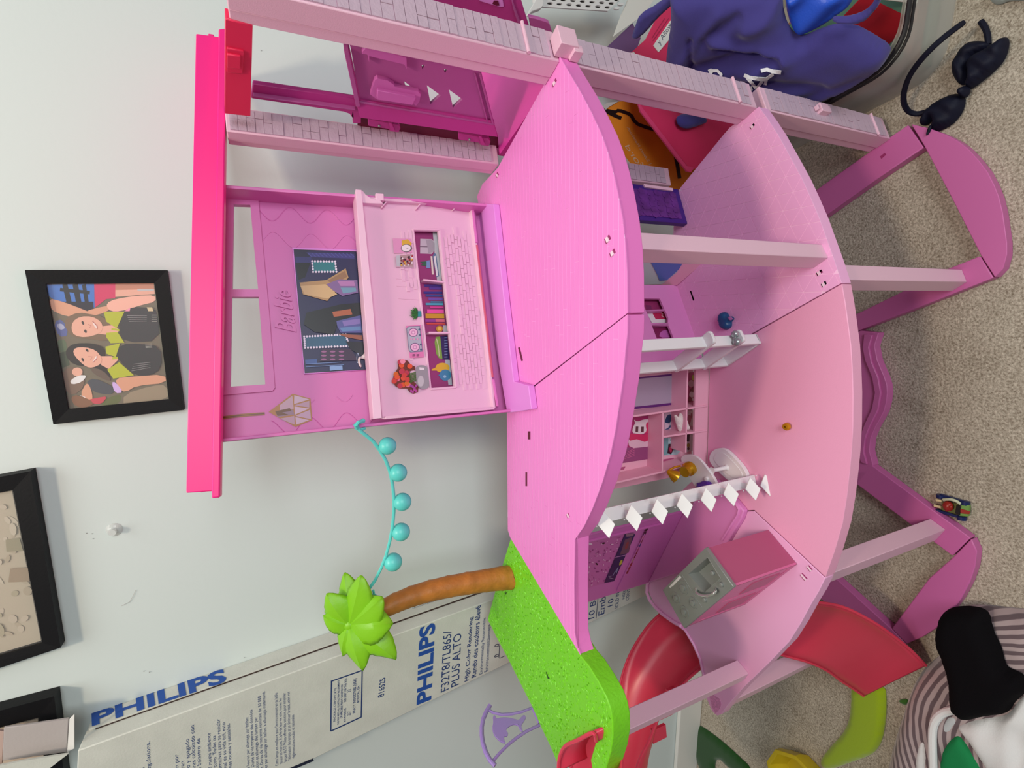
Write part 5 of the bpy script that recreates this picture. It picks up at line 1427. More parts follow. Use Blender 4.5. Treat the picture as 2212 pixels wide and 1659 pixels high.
# ------------------------------------------------------------------ tall lamp carton
BXP = WALL.shift(.068)
card = mat('white_cardboard', (198, 200, 192), .8, bump=.25, bscale=350, var=.05, vscale=25, spec=.2)
cardin = mat('grey_cardboard', (176, 168, 166), .85, bump=.2, bscale=300, spec=.15)
navy = mat('navy_ink', (32, 58, 112), .6); blue = mat('blue_ink', (30, 76, 156), .6)
def bxpt(x, z, off=0.0):
    P = BXP.P + BXP.n * off
    # point of the plane at plan x
    k = (x - P.x) / WD.x
    p = P + WD * k; return Vector((p.x, p.y, z))
zt0 = 1.312; zt1 = 1.345
def xl(z): return -.529 - .141 * (z - .268)
def xr(z): return -.426 - .0775 * (z - .669)
fl_, fr_ = ZC + .0006, ZC + .0006
Fq = [bxpt(xl(ZC), ZC + .0006), bxpt(xr(ZC), ZC + .0006), bxpt(xr(zt0), zt0), bxpt(xl(zt1), zt1)]
bk = -BXP.n * .0668
car = empty('lamp_carton', zfix(Fq[0].lerp(Fq[1], .5), ZC), 'tall white cardboard carton with blue lettering leaning against the wall', 'carton')
th = .004
body = MB()
body.hexa([Fq[0], Fq[1], Fq[1] + bk, Fq[0] + bk, Fq[3], Fq[2], Fq[2] + bk, Fq[3] + bk])
bo_ = body.build('carton_body', card, car, bevel=.0015)
# the narrow side: overlapping outer flap with a dark corrugated edge
sdn = (Fq[2] - Fq[1]).cross(bk).normalized()
if sdn.x < 0: sdn = -sdn
def side(t, z, off=0.0):
    p = bxpt(xr(z), z) + bk * t + sdn * off; return p
plate('side_flap', card, [side(.52, .02), side(1.0, .02), side(1.0, zt0 - .004), side(.50, zt0 - .004)], sdn * .003, car, bevel=.0004)
plate('flap_edge', maroon if False else mat('corrugated_edge', (58, 40, 36), .9), [side(.44, .02, .0004), side(.535, .02, .0004), side(.51, zt0 - .012, .0004), side(.47, zt0 - .012, .0004)], sdn * .0006, car)
# raised top flaps
plate('top_flap', cardin, BXP.hits([(8, 1572), (60, 1566), (148, 1553), (144, 1625), (70, 1635), (5, 1644)], -.02), -BXP.n * .004, car, bevel=.0008)
plate('top_flap', mat('flap_face_white', (236, 234, 230), .7), BXP.hits([(150, 1554), (160, 1544), (160, 1617), (145, 1625)], -.012), -BXP.n * .002, car)
plate('top_flap', card, BXP.hits([(-40, 1662), (60, 1642), (147, 1629), (108, 1659), (60, 1690), (-30, 1720)], 0.0), -BXP.n * .003, car)
plate('top_flap', mat('kraft_board', (186, 160, 150), .8), BXP.hits([(-30, 1575), (8, 1580), (4, 1650), (-30, 1660)], -.03), -BXP.n * .003, car)
def btext(body_, z, TL, BL, BR, TR, m=navy, **k):
    q = zm(*z, [BL, BR, TR, TL])
    return text('lettering', body_, [BXP.hit(*p) for p in q], m, bo_, lift=.0004, **k)
Zb = (880, 1280, 6.382)
btext('PHILIPS', Zb, (122, 1555), (330, 1472), (388, 402), (165, 478), blue, bold=.035)
btext('F32T8/TL865/', Zb, (458, 1382), (570, 1330), (607, 512), (494, 545))
btext('PLUS ALTO', Zb, (600, 1312), (710, 1265), (745, 548), (632, 590))
btext('High Color Rendering', Zb, (785, 1232), (862, 1200), (915, 322), (852, 352), bold=.012)
btext('Rendu des couleurs élevé', Zb, (883, 1182), (946, 1155), (1012, 165), (940, 200), bold=.012)
btext('Environmentally Responsible', Zb, (990, 1137), (1045, 1112), (1088, 335), (1042, 360))
btext('Environnementalement', Zb, (1060, 1102), (1112, 1078), (1150, 400), (1105, 470))
Zc = (700, 1430, 10.37)
fr4 = [((32, 54, 104), strip([(155, 435), (855, 190)], 26)), ((32, 54, 104), strip([(855, 180), (832, 1240)], 26)), ((32, 54, 104), strip([(840, 1230), (150, 1550)], 26)), ((32, 54, 104), strip([(150, 1555), (165, 428)], 26))]
decal('printed_border', BXP, fr4, bo_, off=.0004, layer=.00002, tr=Zc)
btext('PACKAGE CERTIFICATE', Zc, (208, 1340), (255, 1320), (276, 568), (222, 590))
btext('THIS BOX MEETS ALL CONSTRUCTION REQUIREMENTS', Zc, (295, 1410), (338, 1395), (352, 400), (305, 420), bold=.02)
btext('OF APPLICABLE FREIGHT CLASSIFICATION', Zc, (362, 1265), (408, 1250), (422, 485), (380, 500), bold=.02)
btext('BOX PROVIDER NO.', Zc, (437, 1350), (480, 1335), (492, 1020), (448, 1040), bold=.02)
btext('SIZE LIMIT FOR THIS BOX', Zc, (445, 900), (490, 890), (505, 350), (460, 370), bold=.02)
btext('257', Zc, (512, 1210), (590, 1190), (596, 1098), (520, 1115)); btext('32', Zc, (522, 685), (592, 665), (600, 598), (530, 615))
btext('PRATT INDUSTRIES (USA)', Zc, (640, 1152), (712, 1128), (742, 352), (656, 382), bold=.02)
btext('BOSTON, GA', Zc, (735, 915), (788, 895), (800, 520), (748, 540), bold=.02)
btext('816525', (600, 1150, 3.26), (703, 1168), (748, 1150), (757, 1018), (718, 1036), bold=.01)
Zp = (300, 1480, 5.267)
btext('lamps to give you\nreduce your lamp\nstate and local regulations.', Zp, (-40, 1500), (160, 1420), (140, 632), (-60, 705))
btext('4 horas de operación por\nencendido incorporan\nciclos de encendido y apagado\nmás de 30,000 horas calculado con\ncada 3 horas con balastro de', Zp, (425, 1500), (722, 1392), (690, 425), (392, 535))
btext('mejor opción para el medio ambiente\nsu reducido de Mercurio. Todas las\nALTO ofrecen alternativas para su reciclar\nla disposición al final de su vida útil, esto\ncon las regulaciones locales y estatales.', Zp, (803, 1400), (1082, 1300), (1042, 335), (770, 435))
btext('de vie moyenne à 12 heures par allumage sur ballast\nballast magnétique. Durée de vie moyenne des données\nheures avec extinction et allumage des lampes par\nplus de 12 heures. Durée de vie moyenne nominale de 30 000\nheures à 3 heures par allumage sur ballast à allumage instantané.', Zp, (1235, 1300), (1482, 1205), (1445, 62), (1200, 150))
btext('Cette lampe est meilleure pour l\'environnement en sa faible\nteneur en mercure. À la fin de leur vie utile, toutes les\nlampes ALTO Philips offrent des solutions pour simplifier\nl\'élimination des lampes et en diminuer le coût, selon vos\nréglementations locales et nationales.', Zp, (1550, 925), (1785, 822), (1770, 10), (1540, 95))
decal('printed_bar', BXP, [((26, 32, 52), strip([(600, 1674), (634, 1659), (677, 1641)], 6))], bo_, off=.0005)
Zk = (1250, 1100, 6.383)
btext('10 B', Zk, (130, 1522), (212, 1498), (237, 1252), (158, 1275)); decal('printed_bar', BXP, [((32, 50, 90), strip([(240, 1510), (270, 1200)], 8))], bo_, off=.0005, tr=Zk)
btext('Emb', Zk, (268, 1468), (352, 1440), (376, 1190), (290, 1225)); btext('10', Zk, (395, 1352), (470, 1325), (482, 1222), (408, 1250))
btext('SOLD IN', Zk, (495, 1378), (545, 1360), (560, 1140), (512, 1160)); btext('WEEE', Zk, (598, 1250), (632, 1240), (645, 1110), (612, 1125)); btext('CONT', Zk, (650, 1262), (690, 1248), (705, 1090), (665, 1105))
tp = [((60, 66, 90), strip([(1205, 745), (1215, 720), (1240, 712), (1262, 712), (1262, 735), (1225, 745), (1208, 748)], 9)), ((60, 66, 90), strip([(1270, 735), (1262, 900), (1272, 908), (1340, 875)], 8)), ((60, 66, 90), strip([(1200, 890), (1212, 865), (1255, 850), (1255, 878), (1205, 892)], 9))]
decal('printed_pictogram', BXP, tp, bo_, off=.0004, tr=Zb)
# big side lettering
sidep = plane3(side(.5, 1.2, .0034), side(1.0, 1.2, .0034), side(.7, .8, .0034))
q = zm(0, 1000, 2.517, [(500, 1434), (1236, 1190), (1218, 1116), (497, 1362)])
text('lettering', 'PHILIPS', [sidep.hit(*p) for p in q], blue, bo_, bold=.035, lift=.0003)
q = zm(880, 1280, 6.382, [(75, 228), (470, 95), (462, 80), (70, 210)])
text('lettering', 'Lamp type/Type de lampe', [sidep.hit(*p) for p in q], navy, bo_, lift=.0003)

# ------------------------------------------------------------------ right-hand pile: bin, bag, folders, basket
FP1 = vplane(Vector((.33, .70, 0)), Vector((.60, .655, 0)))
RZ_ = .15
Cn = G(1925, 118, RZ_); e1 = (G(1951, -60, RZ_) - Cn); e2 = (G(1748, 222, RZ_) - Cn); e1.z = e2.z = 0
e1.normalize(); e2.normalize()
def bp_(a, b2, z): return zfix(Cn + e1 * a + e2 * b2, z)
binm = mat('clear_bin_plastic', (206, 202, 192), .25, alpha=.42, spec=.4)
bin_ = empty('storage_bin', bp_(.15, .15, ZC), 'clear plastic storage bin with a black rim holding the navy bag', 'storage bin')
L1, L2 = .34, .36
rr_ = []
def rounded(o, z, rad=.045):
    out = []
    cs_ = [(0, 0), (L1, 0), (L1, L2), (0, L2)]
    for i, (a, b2) in enumerate(cs_):
        sa = 1 if a == 0 else -1; sb = 1 if b2 == 0 else -1
        ca_, cb_ = a + sa * (rad + o), b2 + sb * (rad + o)
        angs = {(1, 1): (180, 270), (-1, 1): (270, 360), (-1, -1): (0, 90), (1, -1): (90, 180)}[(sa, sb)]
        for k in range(7):
            t = R(angs[0] + (angs[1] - angs[0]) * k / 6)
            out.append(bp_(ca_ + rad * math.cos(t), cb_ + rad * math.sin(t), z))
    return out
b = MB(); o_ = rounded(-.004, RZ_ - .004); i_ = rounded(.012, ZC + .001); n_ = len(o_)
fs = [(k, (k + 1) % n_, n_ + (k + 1) % n_, n_ + k) for k in range(n_)] + [tuple(range(n_, 2 * n_))]
b.add(o_ + i_, fs); b.build('bin_wall', binm, bin_, smooth=True, solid=.002)
MB().tube(rounded(-.015, RZ_), .0036, 8, closed=True).build('bin_rim', mat('black_rubber', (20, 16, 20), .5), bin_, smooth=True)
MB().tube(rounded(-.016, RZ_ - .010), .0022, 8, closed=True).build('bin_rim', mat('black_rubber', (20, 16, 20), .5), bin_, smooth=True)
def slab_(name, m, a0, a1, b0, b1, z0, z1, lab, cat, grp=None):
    o = MB().hexa([bp_(x, y, z) for z in (z0, z1) for x, y in ((a0, b0), (a1, b0), (a1, b1), (a0, b1))]).build(name, m, None, bevel=.002)
    return tag(o, lab, cat, grp)
slab_('craft_box', mat('teal_card', (70, 120, 104), .6), .03, .26, .03, .30, ZC + .004, ZC + .028, 'flat teal box at the bottom of the clear bin', 'box', 'flat boxes in the clear bin')
slab_('craft_box', mat('coral_card', (160, 98, 86), .6), .035, .24, .035, .28, ZC + .030, ZC + .058, 'flat salmon box stacked on the teal box in the clear bin', 'box', 'flat boxes in the clear bin')
slab_('craft_box', mat('seafoam_card', (84, 130, 112), .6), .04, .22, .045, .26, ZC + .060, ZC + .08, 'green box topmost of the three flat boxes in the clear bin', 'box', 'flat boxes in the clear bin')
pa = [bp_(.10, .022, ZC + .085), bp_(.30, .022, ZC + .085), bp_(.30, .05, RZ_ + .05), bp_(.10, .05, RZ_ + .05)]
tag(plate('paper_sheet', mat('white_paper', (226, 224, 220), .7), pa, Vector((0, .001, .001)), None), 'white sheet of paper standing against the inside of the clear bin', 'paper')
pa = [bp_(.045, .12, ZC + .085), bp_(.075, .02, ZC + .085), bp_(.10, .04, RZ_ + .02), bp_(.06, .15, RZ_ + .02)]
tag(plate('red_card', mat('red_card', (190, 26, 44), .6), pa, Vector((.0, .002, .001)), None), 'red card wedged in the clear bin beside the navy bag', 'card')
# navy cloth bag slumped over the bin
BGP = plane3(bp_(-.012, -.012, RZ_ + .006), bp_(-.012, .16, RZ_ + .006), G(1450, 0, .43))
navyc = mat('navy_cotton', (66, 60, 128), .85, bump=.35, bscale=1200, sheen=.2, spec=.2)
def bagfold(x, y):
    a = 0
    for (x0, y0, x1, y1, w, h) in ((1500, 130, 1640, 90, 14, -.016), (1470, 120, 1560, 0, 9, .006), (1540, 60, 1700, 90, 10, .010), (1560, 80, 1690, 95, 7, -.012), (1600, 150, 1780, 165, 12, -.011), (1700, 205, 1880, 150, 12, -.010), (1600, 10, 1530, 60, 12, -.010), (1650, 110, 1600, 150, 10, .008), (1760, 70, 1640, 130, 16, .009), (1500, 60, 1495, 150, 6, -.012), (1620, 30, 1700, 5, 16, .010)):
        vx, vy = x1 - x0, y1 - y0; L = vx * vx + vy * vy
        t = max(0, min(1, ((x - x0) * vx + (y - y0) * vy) / L)); d = math.hypot(x - x0 - vx * t, y - y0 - vy * t)
        a += h * math.exp(-(d / w) ** 2)
    return a + .005 * noise.noise(Vector((x / 60, y / 60, 3)))
bago = [(1445, -30), (1451, 41), (1442, 100), (1437, 150), (1500, 185), (1571, 215), (1640, 240), (1672, 246), (1712, 238), (1748, 224), (1800, 205), (1842, 186), (1884, 160), (1914, 132), (1926, 108), (1924, 94), (1893, 74), (1854, 52), (1815, 46), (1775, 58), (1735, 76), (1712, 66), (1694, 30), (1690, -30)]
bag = empty('cloth_bag', bp_(.02, .12, .12), 'crumpled navy blue cloth bag with white letters slumped over the clear bin', 'bag')
bagm = puffy('bag_body', navyc, lambda x, y: BGP.hit(x, y), bago, 9.0, .028, 60, folds=bagfold, n=BGP.n, parent=bag, subd=1)
puffy('bag_handle', navyc, lambda x, y: BGP.hit(x, y, .02), [(1796, 34), (1836, 34), (1870, 22), (1890, 0), (1894, -20), (1908, -20), (1903, 4), (1886, 26), (1868, 44), (1840, 50), (1800, 46)], 5, .006, 8, n=BGP.n, parent=bag)
puffy('bag_handle', navyc, lambda x, y: BGP.hit(x, y, -.01), [(1363, 83), (1372, 56), (1382, 28), (1420, 8), (1450, -20), (1475, -10), (1440, 20), (1415, 44), (1398, 66), (1378, 82)], 5, .006, 8, n=BGP.n, parent=bag)
puffy('bag_strap', navyc, lambda x, y: FP1.hit(x, y, .008), [(1459, 249), (1461, 268), (1472, 277), (1485, 279), (1500, 275), (1535, 262), (1500, 243)], 5, .006, 9, n=FP1.n, parent=bag)
# lettering draped on the bag
from mathutils.bvhtree import BVHTree
wc = WL[bagm.name]
bv = BVHTree.FromPolygons([v.co + wc for v in bagm.data.vertices], [tuple(p.vertices) for p in bagm.data.polygons])
def drape(name, polys, m, parent, off):
    b = MB()
    for pts in polys:
        n = len(pts)
        res = delaunay_2d_cdt([Vector(p) for p in pts], [], [list(range(n))], 1, 1e-6)
        vs = []
        for v in res[0]:
            h = bv.ray_cast(CAMP, ray(v.x, v.y).normalized())
            vs.append((h[0] if h[0] else BGP.hit(v.x, v.y, .03)) + BGP.n * off)
        b.add(vs, [list(f) for f in res[2]])
    return b.build(name, m, parent, solid=.0006)
bz3 = (1380, 0, 6.9125)
lw = mat('white_flock_print', (232, 234, 238), .7)
def dense(pts, k=4):
    out = []
    for i in range(len(pts)):
        a, c = pts[i], pts[(i + 1) % len(pts)]
        for j in range(k): out.append((a[0] + (c[0] - a[0]) * j / k, a[1] + (c[1] - a[1]) * j / k))
    return out
lets = [strip([(1050, 1045), (1080, 1030), (1100, 1020)], 60), strip([(1100, 1030), (1060, 1120), (1020, 1180)], 44), strip([(1075, 1030), (1180, 1030), (1235, 1085), (1225, 1150), (1180, 1190)], 46),
        strip([(1360, 1195), (1430, 1240), (1500, 1320), (1570, 1330), (1700, 1290)], 62), strip([(1580, 1095), (1660, 1130), (1780, 1150), (1900, 1160)], 54), strip([(1620, 1130), (1690, 1210), (1755, 1290)], 44), strip([(1850, 1190), (1800, 1250), (1760, 1290)], 40),
        strip([(1890, 1240), (1915, 1150), (1970, 1110), (2010, 1080)], 44), strip([(1830, 1030), (1920, 1010), (2010, 1040), (2130, 1055)], 58)]
for L in lets: drape('lettering', [zm(*bz3, dense(L))], lw, bagm, .0035)
tag(puffy('blue_cloth', mat('royal_blue_satin', (36, 84, 200), .4, bump=.3, bscale=400), lambda x, y: BGP.hit(x, y, -.006), [(1694, -30), (1700, 30), (1716, 64), (1736, 72), (1776, 54), (1810, 30), (1840, 8), (1850, -30)], 7, .012, 26, n=BGP.n, folds=lambda x, y: .005 * math.sin((x + y) / 14)), 'bright royal blue cloth tucked inside the mouth of the navy bag', 'cloth')
# folders and the orange carrier standing behind the stone pillar
fpink = mat('crimson_card', (206, 44, 92), .5)
fol = empty('ring_binder', FP1.hit(1500, 300), 'crimson binder with a white label standing behind the stone pillar', 'binder')
plate('binder_cover', fpink, FP1.hits([(1385, 230), (1492, 368), (1600, 330), (1600, 150), (1480, -20), (1449, -20), (1434, 8), (1396, 84), (1363, 114)]), -FP1.n * .003, fol)
plate('binder_spine', mat('crimson_spine', (214, 62, 112), .5), FP1.hits([(1376, 212), (1388, 232), (1484, 358), (1500, 362), (1494, 372), (1484, 370), (1384, 240)], .003), -FP1.n * .004, fol, bevel=.0008)
lz = (1380, 0, 6.9125)
lab_ = plate('binder_label', mat('label_paper', (222, 220, 216), .6), FP1.hits(zm(*lz, [(218, 678), (470, 310), (560, 260), (480, 560), (296, 778)]), .0016), -FP1.n * .0012, fol)
text('lettering', 'y Allow', [FP1.hit(*p, .0018) for p in zm(*lz, [(330, 690), (520, 380), (445, 330), (262, 640)])], mat('pencil_ink', (90, 90, 110), .6), lab_, shear=.2)
plate('binder_label', mat('label_paper', (222, 220, 216), .6), FP1.hits(zm(1000, 0, 3.687, [(1338, 432), (1358, 410), (1384, 440), (1366, 455)]), .0016), -FP1.n * .0012, fol)
for i in range(2):
    decal('printed_rule', FP1, [((150, 24, 70), strip([(200 + i * 14, 565 + i * 40), (385 + i * 60, 275 + i * 0)], 10))], fol, off=.0012, tr=lz)
FP2 = vplane(Vector((.33, .725, 0)), Vector((.60, .68, 0)))
tag(plate('purple_folder', mat('dusk_purple_card', (96, 66, 110), .6), FP2.hits([(1300, 112), (1366, 50), (1384, 82), (1368, 130), (1330, 130)]), -FP2.n * .003, None), 'dull purple folder leaning behind the crimson binder', 'folder')
wt_ = tag(plate('white_notepad', mat('notepad_paper', (206, 206, 200), .6), FP2.hits([(1327, 77), (1344, 30), (1366, -20), (1430, -20), (1412, 0), (1396, 24), (1376, 42)], .004), -FP2.n * .004, None), 'white notepad sticking up between the basket and the crimson binder', 'notepad')
FP3 = vplane(Vector((.33, .765, 0)), Vector((.60, .72, 0)))
org = mat('orange_cover', (214, 126, 24), .6, var=.08, vscale=12)
cb_ = empty('notebook', FP3.hit(1450, 330), 'orange notebook with a black wavy line standing behind the rear pillar', 'notebook')
oz = (1280, 200, 7.54)
cov = plate('notebook_cover', org, FP3.hits([(1296, 236), (1310, 226), (1332, 220), (1375, 215), (1420, 230), (1560, 330), (1540, 420), (1400, 400), (1352, 362), (1345, 340)]), -FP3.n * .008, cb_)
for q in ([(1301, 230), (1312, 222), (1336, 219), (1314, 232), (1309, 237)], [(1340, 330), (1348, 335), (1364, 356), (1358, 358), (1352, 352)]):
    plate('page_edge', mat('page_edge_white', (190, 184, 178), .6), FP3.hits(q, .002), -FP3.n * .003, cb_)
blk = (16, 11, 10)
hp = zm(*oz, [(120, 262), (220, 290), (370, 318), (410, 292), (470, 300), (590, 345), (640, 385), (670, 450), (740, 515), (860, 560), (1060, 620)])
decal('printed_line', FP3, [(blk, strip(hp, 7.5)), (blk, strip(zm(*oz, [(210, 295), (330, 360), (470, 418)]), 7.5)), (blk, strip(zm(*oz, [(1335, 970), (1370, 1110), (1405, 1300), (1420, 1400)]), 7.5))], cov, off=.0006)
wi = mat('faded_white_ink', (206, 170, 140), .6)
text('lettering', 'ford', [FP3.hit(*p) for p in zm(*oz, [(745, 1225), (520, 875), (590, 850), (850, 1195)])], wi, cov, lift=.0006)
text('lettering', '1 Subject Notebook', [FP3.hit(*p) for p in zm(*oz, [(900, 1180), (540, 570), (585, 550), (960, 1160)])], wi, cov, lift=.0006)
# perforated basket
BKP = vplane(Vector((.45, .70, 0)), Vector((.80, .64, 0)))
bkm = mat('white_basket_plastic', (206, 206, 206), .4)
bsk = empty('laundry_basket', BKP.hit(1325, -60), 'white plastic basket with round holes at the far right behind the dollhouse', 'basket')
holes = []
hz = (1000, 0, 8.296)
for r_ in range(-2, 1):
    for c in range(8):
        holes.append(BKP.hits(zm(*hz, ell(1560 + c * 172 + (r_ % 2) * 70, 44 + r_ * -0 + r_ * 72 + c * 12 + 16, 54, 24, 10))))
holes = [h for h in holes]
bw_ = BKP.hits(zm(*hz, [(1310, 0), (1240, 205), (1400, 150), (2600, 196), (2800, 0), (3200, -420), (1440, -420)]))
plate('basket_wall', bkm, [BKP.hits(zm(*hz, [(1300, 10), (1240, 130), (1400, 120), (2600, 196), (2790, 10), (3100, -300), (1420, -300)]))] + holes, -BKP.n * .003, bsk)
plate('basket_rim', bkm, BKP.hits(zm(*hz, [(1260, -300), (1300, 10), (1160, 250), (1175, 275), (1240, 205), (1400, 150), (1440, 110), (1420, -300)]), .006), -BKP.n * .010, bsk, bevel=.002)
plate('basket_shade_sheet', mat('basket_shadow', (60, 56, 56), .8), BKP.hits(zm(*hz, [(1300, 0), (1300, 110), (2600, 180), (2780, 0), (3060, -300), (1430, -300)]), -.02), -BKP.n * .003, bsk)  # dark sheet behind the holes, coloured as the shade inside the basket
# ------------------------------------------------------------------ headband with a bow
HZ_ = (1700, 0, 4.148)
hbm = mat('midnight_satin', (15, 17, 36), .6, bump=.2, bscale=900, spec=.25)
hb = empty('bow_headband', G(2010, 180, ZC), 'midnight blue satin headband with a big bow on the carpet by the base', 'headband')
def hbp(pts, z): return [G(x, y, z) for x, y in zm(*HZ_, pts)]
bpts = [(1575, 208, .066), (1500, 262, .078), (1400, 340, .088), (1300, 430, .092), (1215, 520, .09), (1140, 615, .083), (1085, 710, .072), (1050, 820, .056), (1045, 900, .04), (1062, 960, .026), (1100, 1005, .014), (1165, 1020, .006), (1235, 1005, .002)]
MB().tube(catmull([hbp([(x, y)], z + ZC + .006)[0] for x, y, z in bpts], 4), .0042, 8).build('band', hbm, hb, smooth=True)
MB().tube(catmull(hbp([(1735, 190), (1775, 250), (1795, 310), (1805, 400)], ZC + .006), 4), .004, 8).build('band', hbm, hb, smooth=True)
def hfold(x, y): return .0016 * math.sin((x * .8 - y * 1.2) / 9)
sf = lambda z: (lambda x, y: G(x, y, z))
puffy('bow_loop', hbm, sf(ZC + .004), zm(*HZ_, [(1195, 1075), (1270, 960), (1380, 890), (1500, 835), (1590, 850), (1612, 890), (1590, 990), (1560, 1040), (1500, 1110), (1420, 1160), (1300, 1195), (1275, 1200), (1330, 1040), (1270, 1130), (1195, 1125)]), 6, .018, 22, folds=hfold, parent=hb)
puffy('bow_loop', hbm, sf(ZC + .004), zm(*HZ_, [(1560, 775), (1495, 690), (1480, 620), (1500, 540), (1570, 430), (1640, 372), (1720, 365), (1790, 375), (1845, 400), (1780, 470), (1690, 500), (1640, 580), (1650, 680), (1620, 760)]), 6, .016, 20, folds=hfold, parent=hb)
puffy('bow_loop', hbm, sf(ZC + .008), zm(*HZ_, [(1610, 560), (1700, 480), (1830, 420), (1900, 365), (1960, 325), (2000, 350), (1996, 430), (1960, 540), (1880, 630), (1800, 700), (1680, 790), (1620, 810), (1600, 760), (1640, 690)]), 6, .020, 20, folds=hfold, parent=hb)
puffy('bow_knot', hbm, sf(ZC + .012), zm(*HZ_, [(1530, 830), (1560, 790), (1610, 760), (1655, 790), (1640, 850), (1605, 885), (1560, 870)]), 5, .016, 10, parent=hb)
puffy('bow_tail', hbm, sf(0.001), zm(*HZ_, [(1280, 1125), (1300, 1120), (1290, 1175), (1250, 1225), (1255, 1180)]), 4, .002, 6, parent=hb, subd=0)
# pale cloth scrap at the far right edge
tag(puffy('grey_cloth', mat('pale_grey_cotton', (166, 176, 172), .9, bump=.3, bscale=500), sf(ZC + .002), [(2136, -20), (2140, 4), (2152, 11), (2166, 10), (2178, 3), (2212, 2), (2260, 0), (2260, -20)], 6, .012, 12), 'pale grey cloth edge at the far corner of the carpet', 'cloth')

# ------------------------------------------------------------------ toy racing car
cz_ = (1980, 1020, 13.825)
def K(x, y, z): return G(*zm(*cz_, [(x, y)])[0], ZC + z)
carb = empty('toy_car', K(1080, 1060, 0), 'tiny racing car with a red engine, green nose and navy wheels on the carpet', 'toy car')
nvy = mat('navy_toy_plastic', (20, 34, 84), .35); grn = mat('apple_green_toy', (110, 150, 70), .4); rdd = mat('red_toy_plastic', (150, 36, 26), .35); crm = mat('cream_toy_plastic', (226, 206, 160), .4)
plate('chassis', mat('olive_toy_plastic', (120, 124, 70), .4), [K(760, 900, .006), K(1480, 950, .006), K(1400, 1340, .006), K(700, 1150, .006)], DN * .004, carb, bevel=.0006)
plate('side_rail', nvy, [K(680, 650, .010), K(1540, 900, .010), K(1520, 970, .010), K(1000, 840, .010), K(660, 790, .010)], DN * .006, carb, bevel=.0008)
plate('side_rail', nvy, [K(590, 1120, .010), K(740, 1150, .010), K(1430, 1350, .010), K(1410, 1430, .010), K(560, 1180, .010)], DN * .006, carb, bevel=.0008)
plate('nose', grn, [K(1330, 960, .013), K(1560, 990, .011), K(1540, 1330, .011), K(1260, 1310, .013)], DN * .008, carb, bevel=.0012)
plate('nose_stripe', rdd, [K(1300, 1090, .0145), K(1590, 1180, .0125), K(1560, 1260, .0125), K(1300, 1230, .0145)], DN * .003, carb, bevel=.0006)
plate('cockpit', mat('dark_toy_plastic', (26, 26, 20), .3), [K(1180, 980, .014), K(1330, 990, .014), K(1290, 1290, .014), K(1140, 1240, .014)], DN * .007, carb, bevel=.001)
MB().ball(K(940, 1010, .011), (.009, .0075, .007), 14, 9).build('engine', rdd, carb, smooth=True)
MB().ball(K(900, 1110, .013), (.004, .003, .003), 10, 6).ball(K(1010, 1040, .015), (.0035, .003, .0025), 10, 6).build('engine_cap', rdd, carb, smooth=True)
for a, c in (((590, 830), (760, 860)), ((530, 1000), (740, 1050))):
    MB().tube([K(*a, .010), K(*c, .010)], .0024, 8).build('exhaust', crm, carb, smooth=True)
MB().tube(catmull([K(800, 820, .012), K(1000, 810, .014), K(1180, 860, .013), K(1310, 950, .011)], 4), .0024, 8).build('fairing', mat('bone_toy_plastic', (196, 200, 170), .4), carb, smooth=True)
for p in ((720, 720), (1450, 920), (640, 1150), (1350, 1370)):
    c = K(*p, .0066); d_ = (K(680, 1150, 0) - K(700, 700, 0)).normalized()
    MB().lathe([(.0064, -.003), (.0064, .003), (.004, .0034)], c, d_, 14).build('wheel', nvy, carb, smooth=True)

# ------------------------------------------------------------------ floor corner at the lower left
fz = (1400, 1250, 2.724)
fm = lambda c, nm: mat(nm, c, .9, bump=.5, bscale=900, sheen=.4, spec=.1)
tag(puffy('felt_ring', fm((150, 176, 24), 'lime_felt'), sf(ZC + .001), zm(*fz, [(1195, 600), (1400, 620), (1408, 720), (1406, 800), (1388, 940), (1345, 1020), (1275, 1054), (1190, 1082), (1060, 1130), (1000, 1090), (1070, 990), (1140, 920), (1180, 850), (1196, 760)]), 9, .009, 16), 'lime green felt band curving across the carpet below the slide', 'felt')
tag(puffy('felt_leaf', fm((24, 70, 18), 'forest_felt'), sf(ZC + .001), zm(*fz, [(216, 925), (232, 872), (285, 853), (330, 872), (460, 970), (640, 1140), (560, 1180), (460, 1100), (412, 1050), (392, 1100), (410, 1180), (330, 1180), (280, 1060), (240, 1000)]), 7, .006, 12), 'dark green felt leaf on the carpet under the red slide', 'felt')
tag(puffy('felt_scrap', fm((60, 110, 40), 'moss_felt'), sf(ZC + .001), zm(*fz, [(1472, 716), (1498, 704), (1526, 706), (1534, 722), (1524, 745), (1495, 738)]), 4, .003, 5), 'tiny green felt scrap by the striped fabric', 'felt')
pk = [G(*p, ZC + .001) for p in zm(*fz, [(140, 1062), (252, 1030), (262, 982), (150, 985)])]
tag(MB().hexa(pk + [zfix(p, ZC + .03) for p in pk]).build('purple_peg', mat('plum_plastic', (110, 50, 100), .4), None, bevel=.002), 'small plum coloured peg standing beside the dark green felt leaf', 'peg')
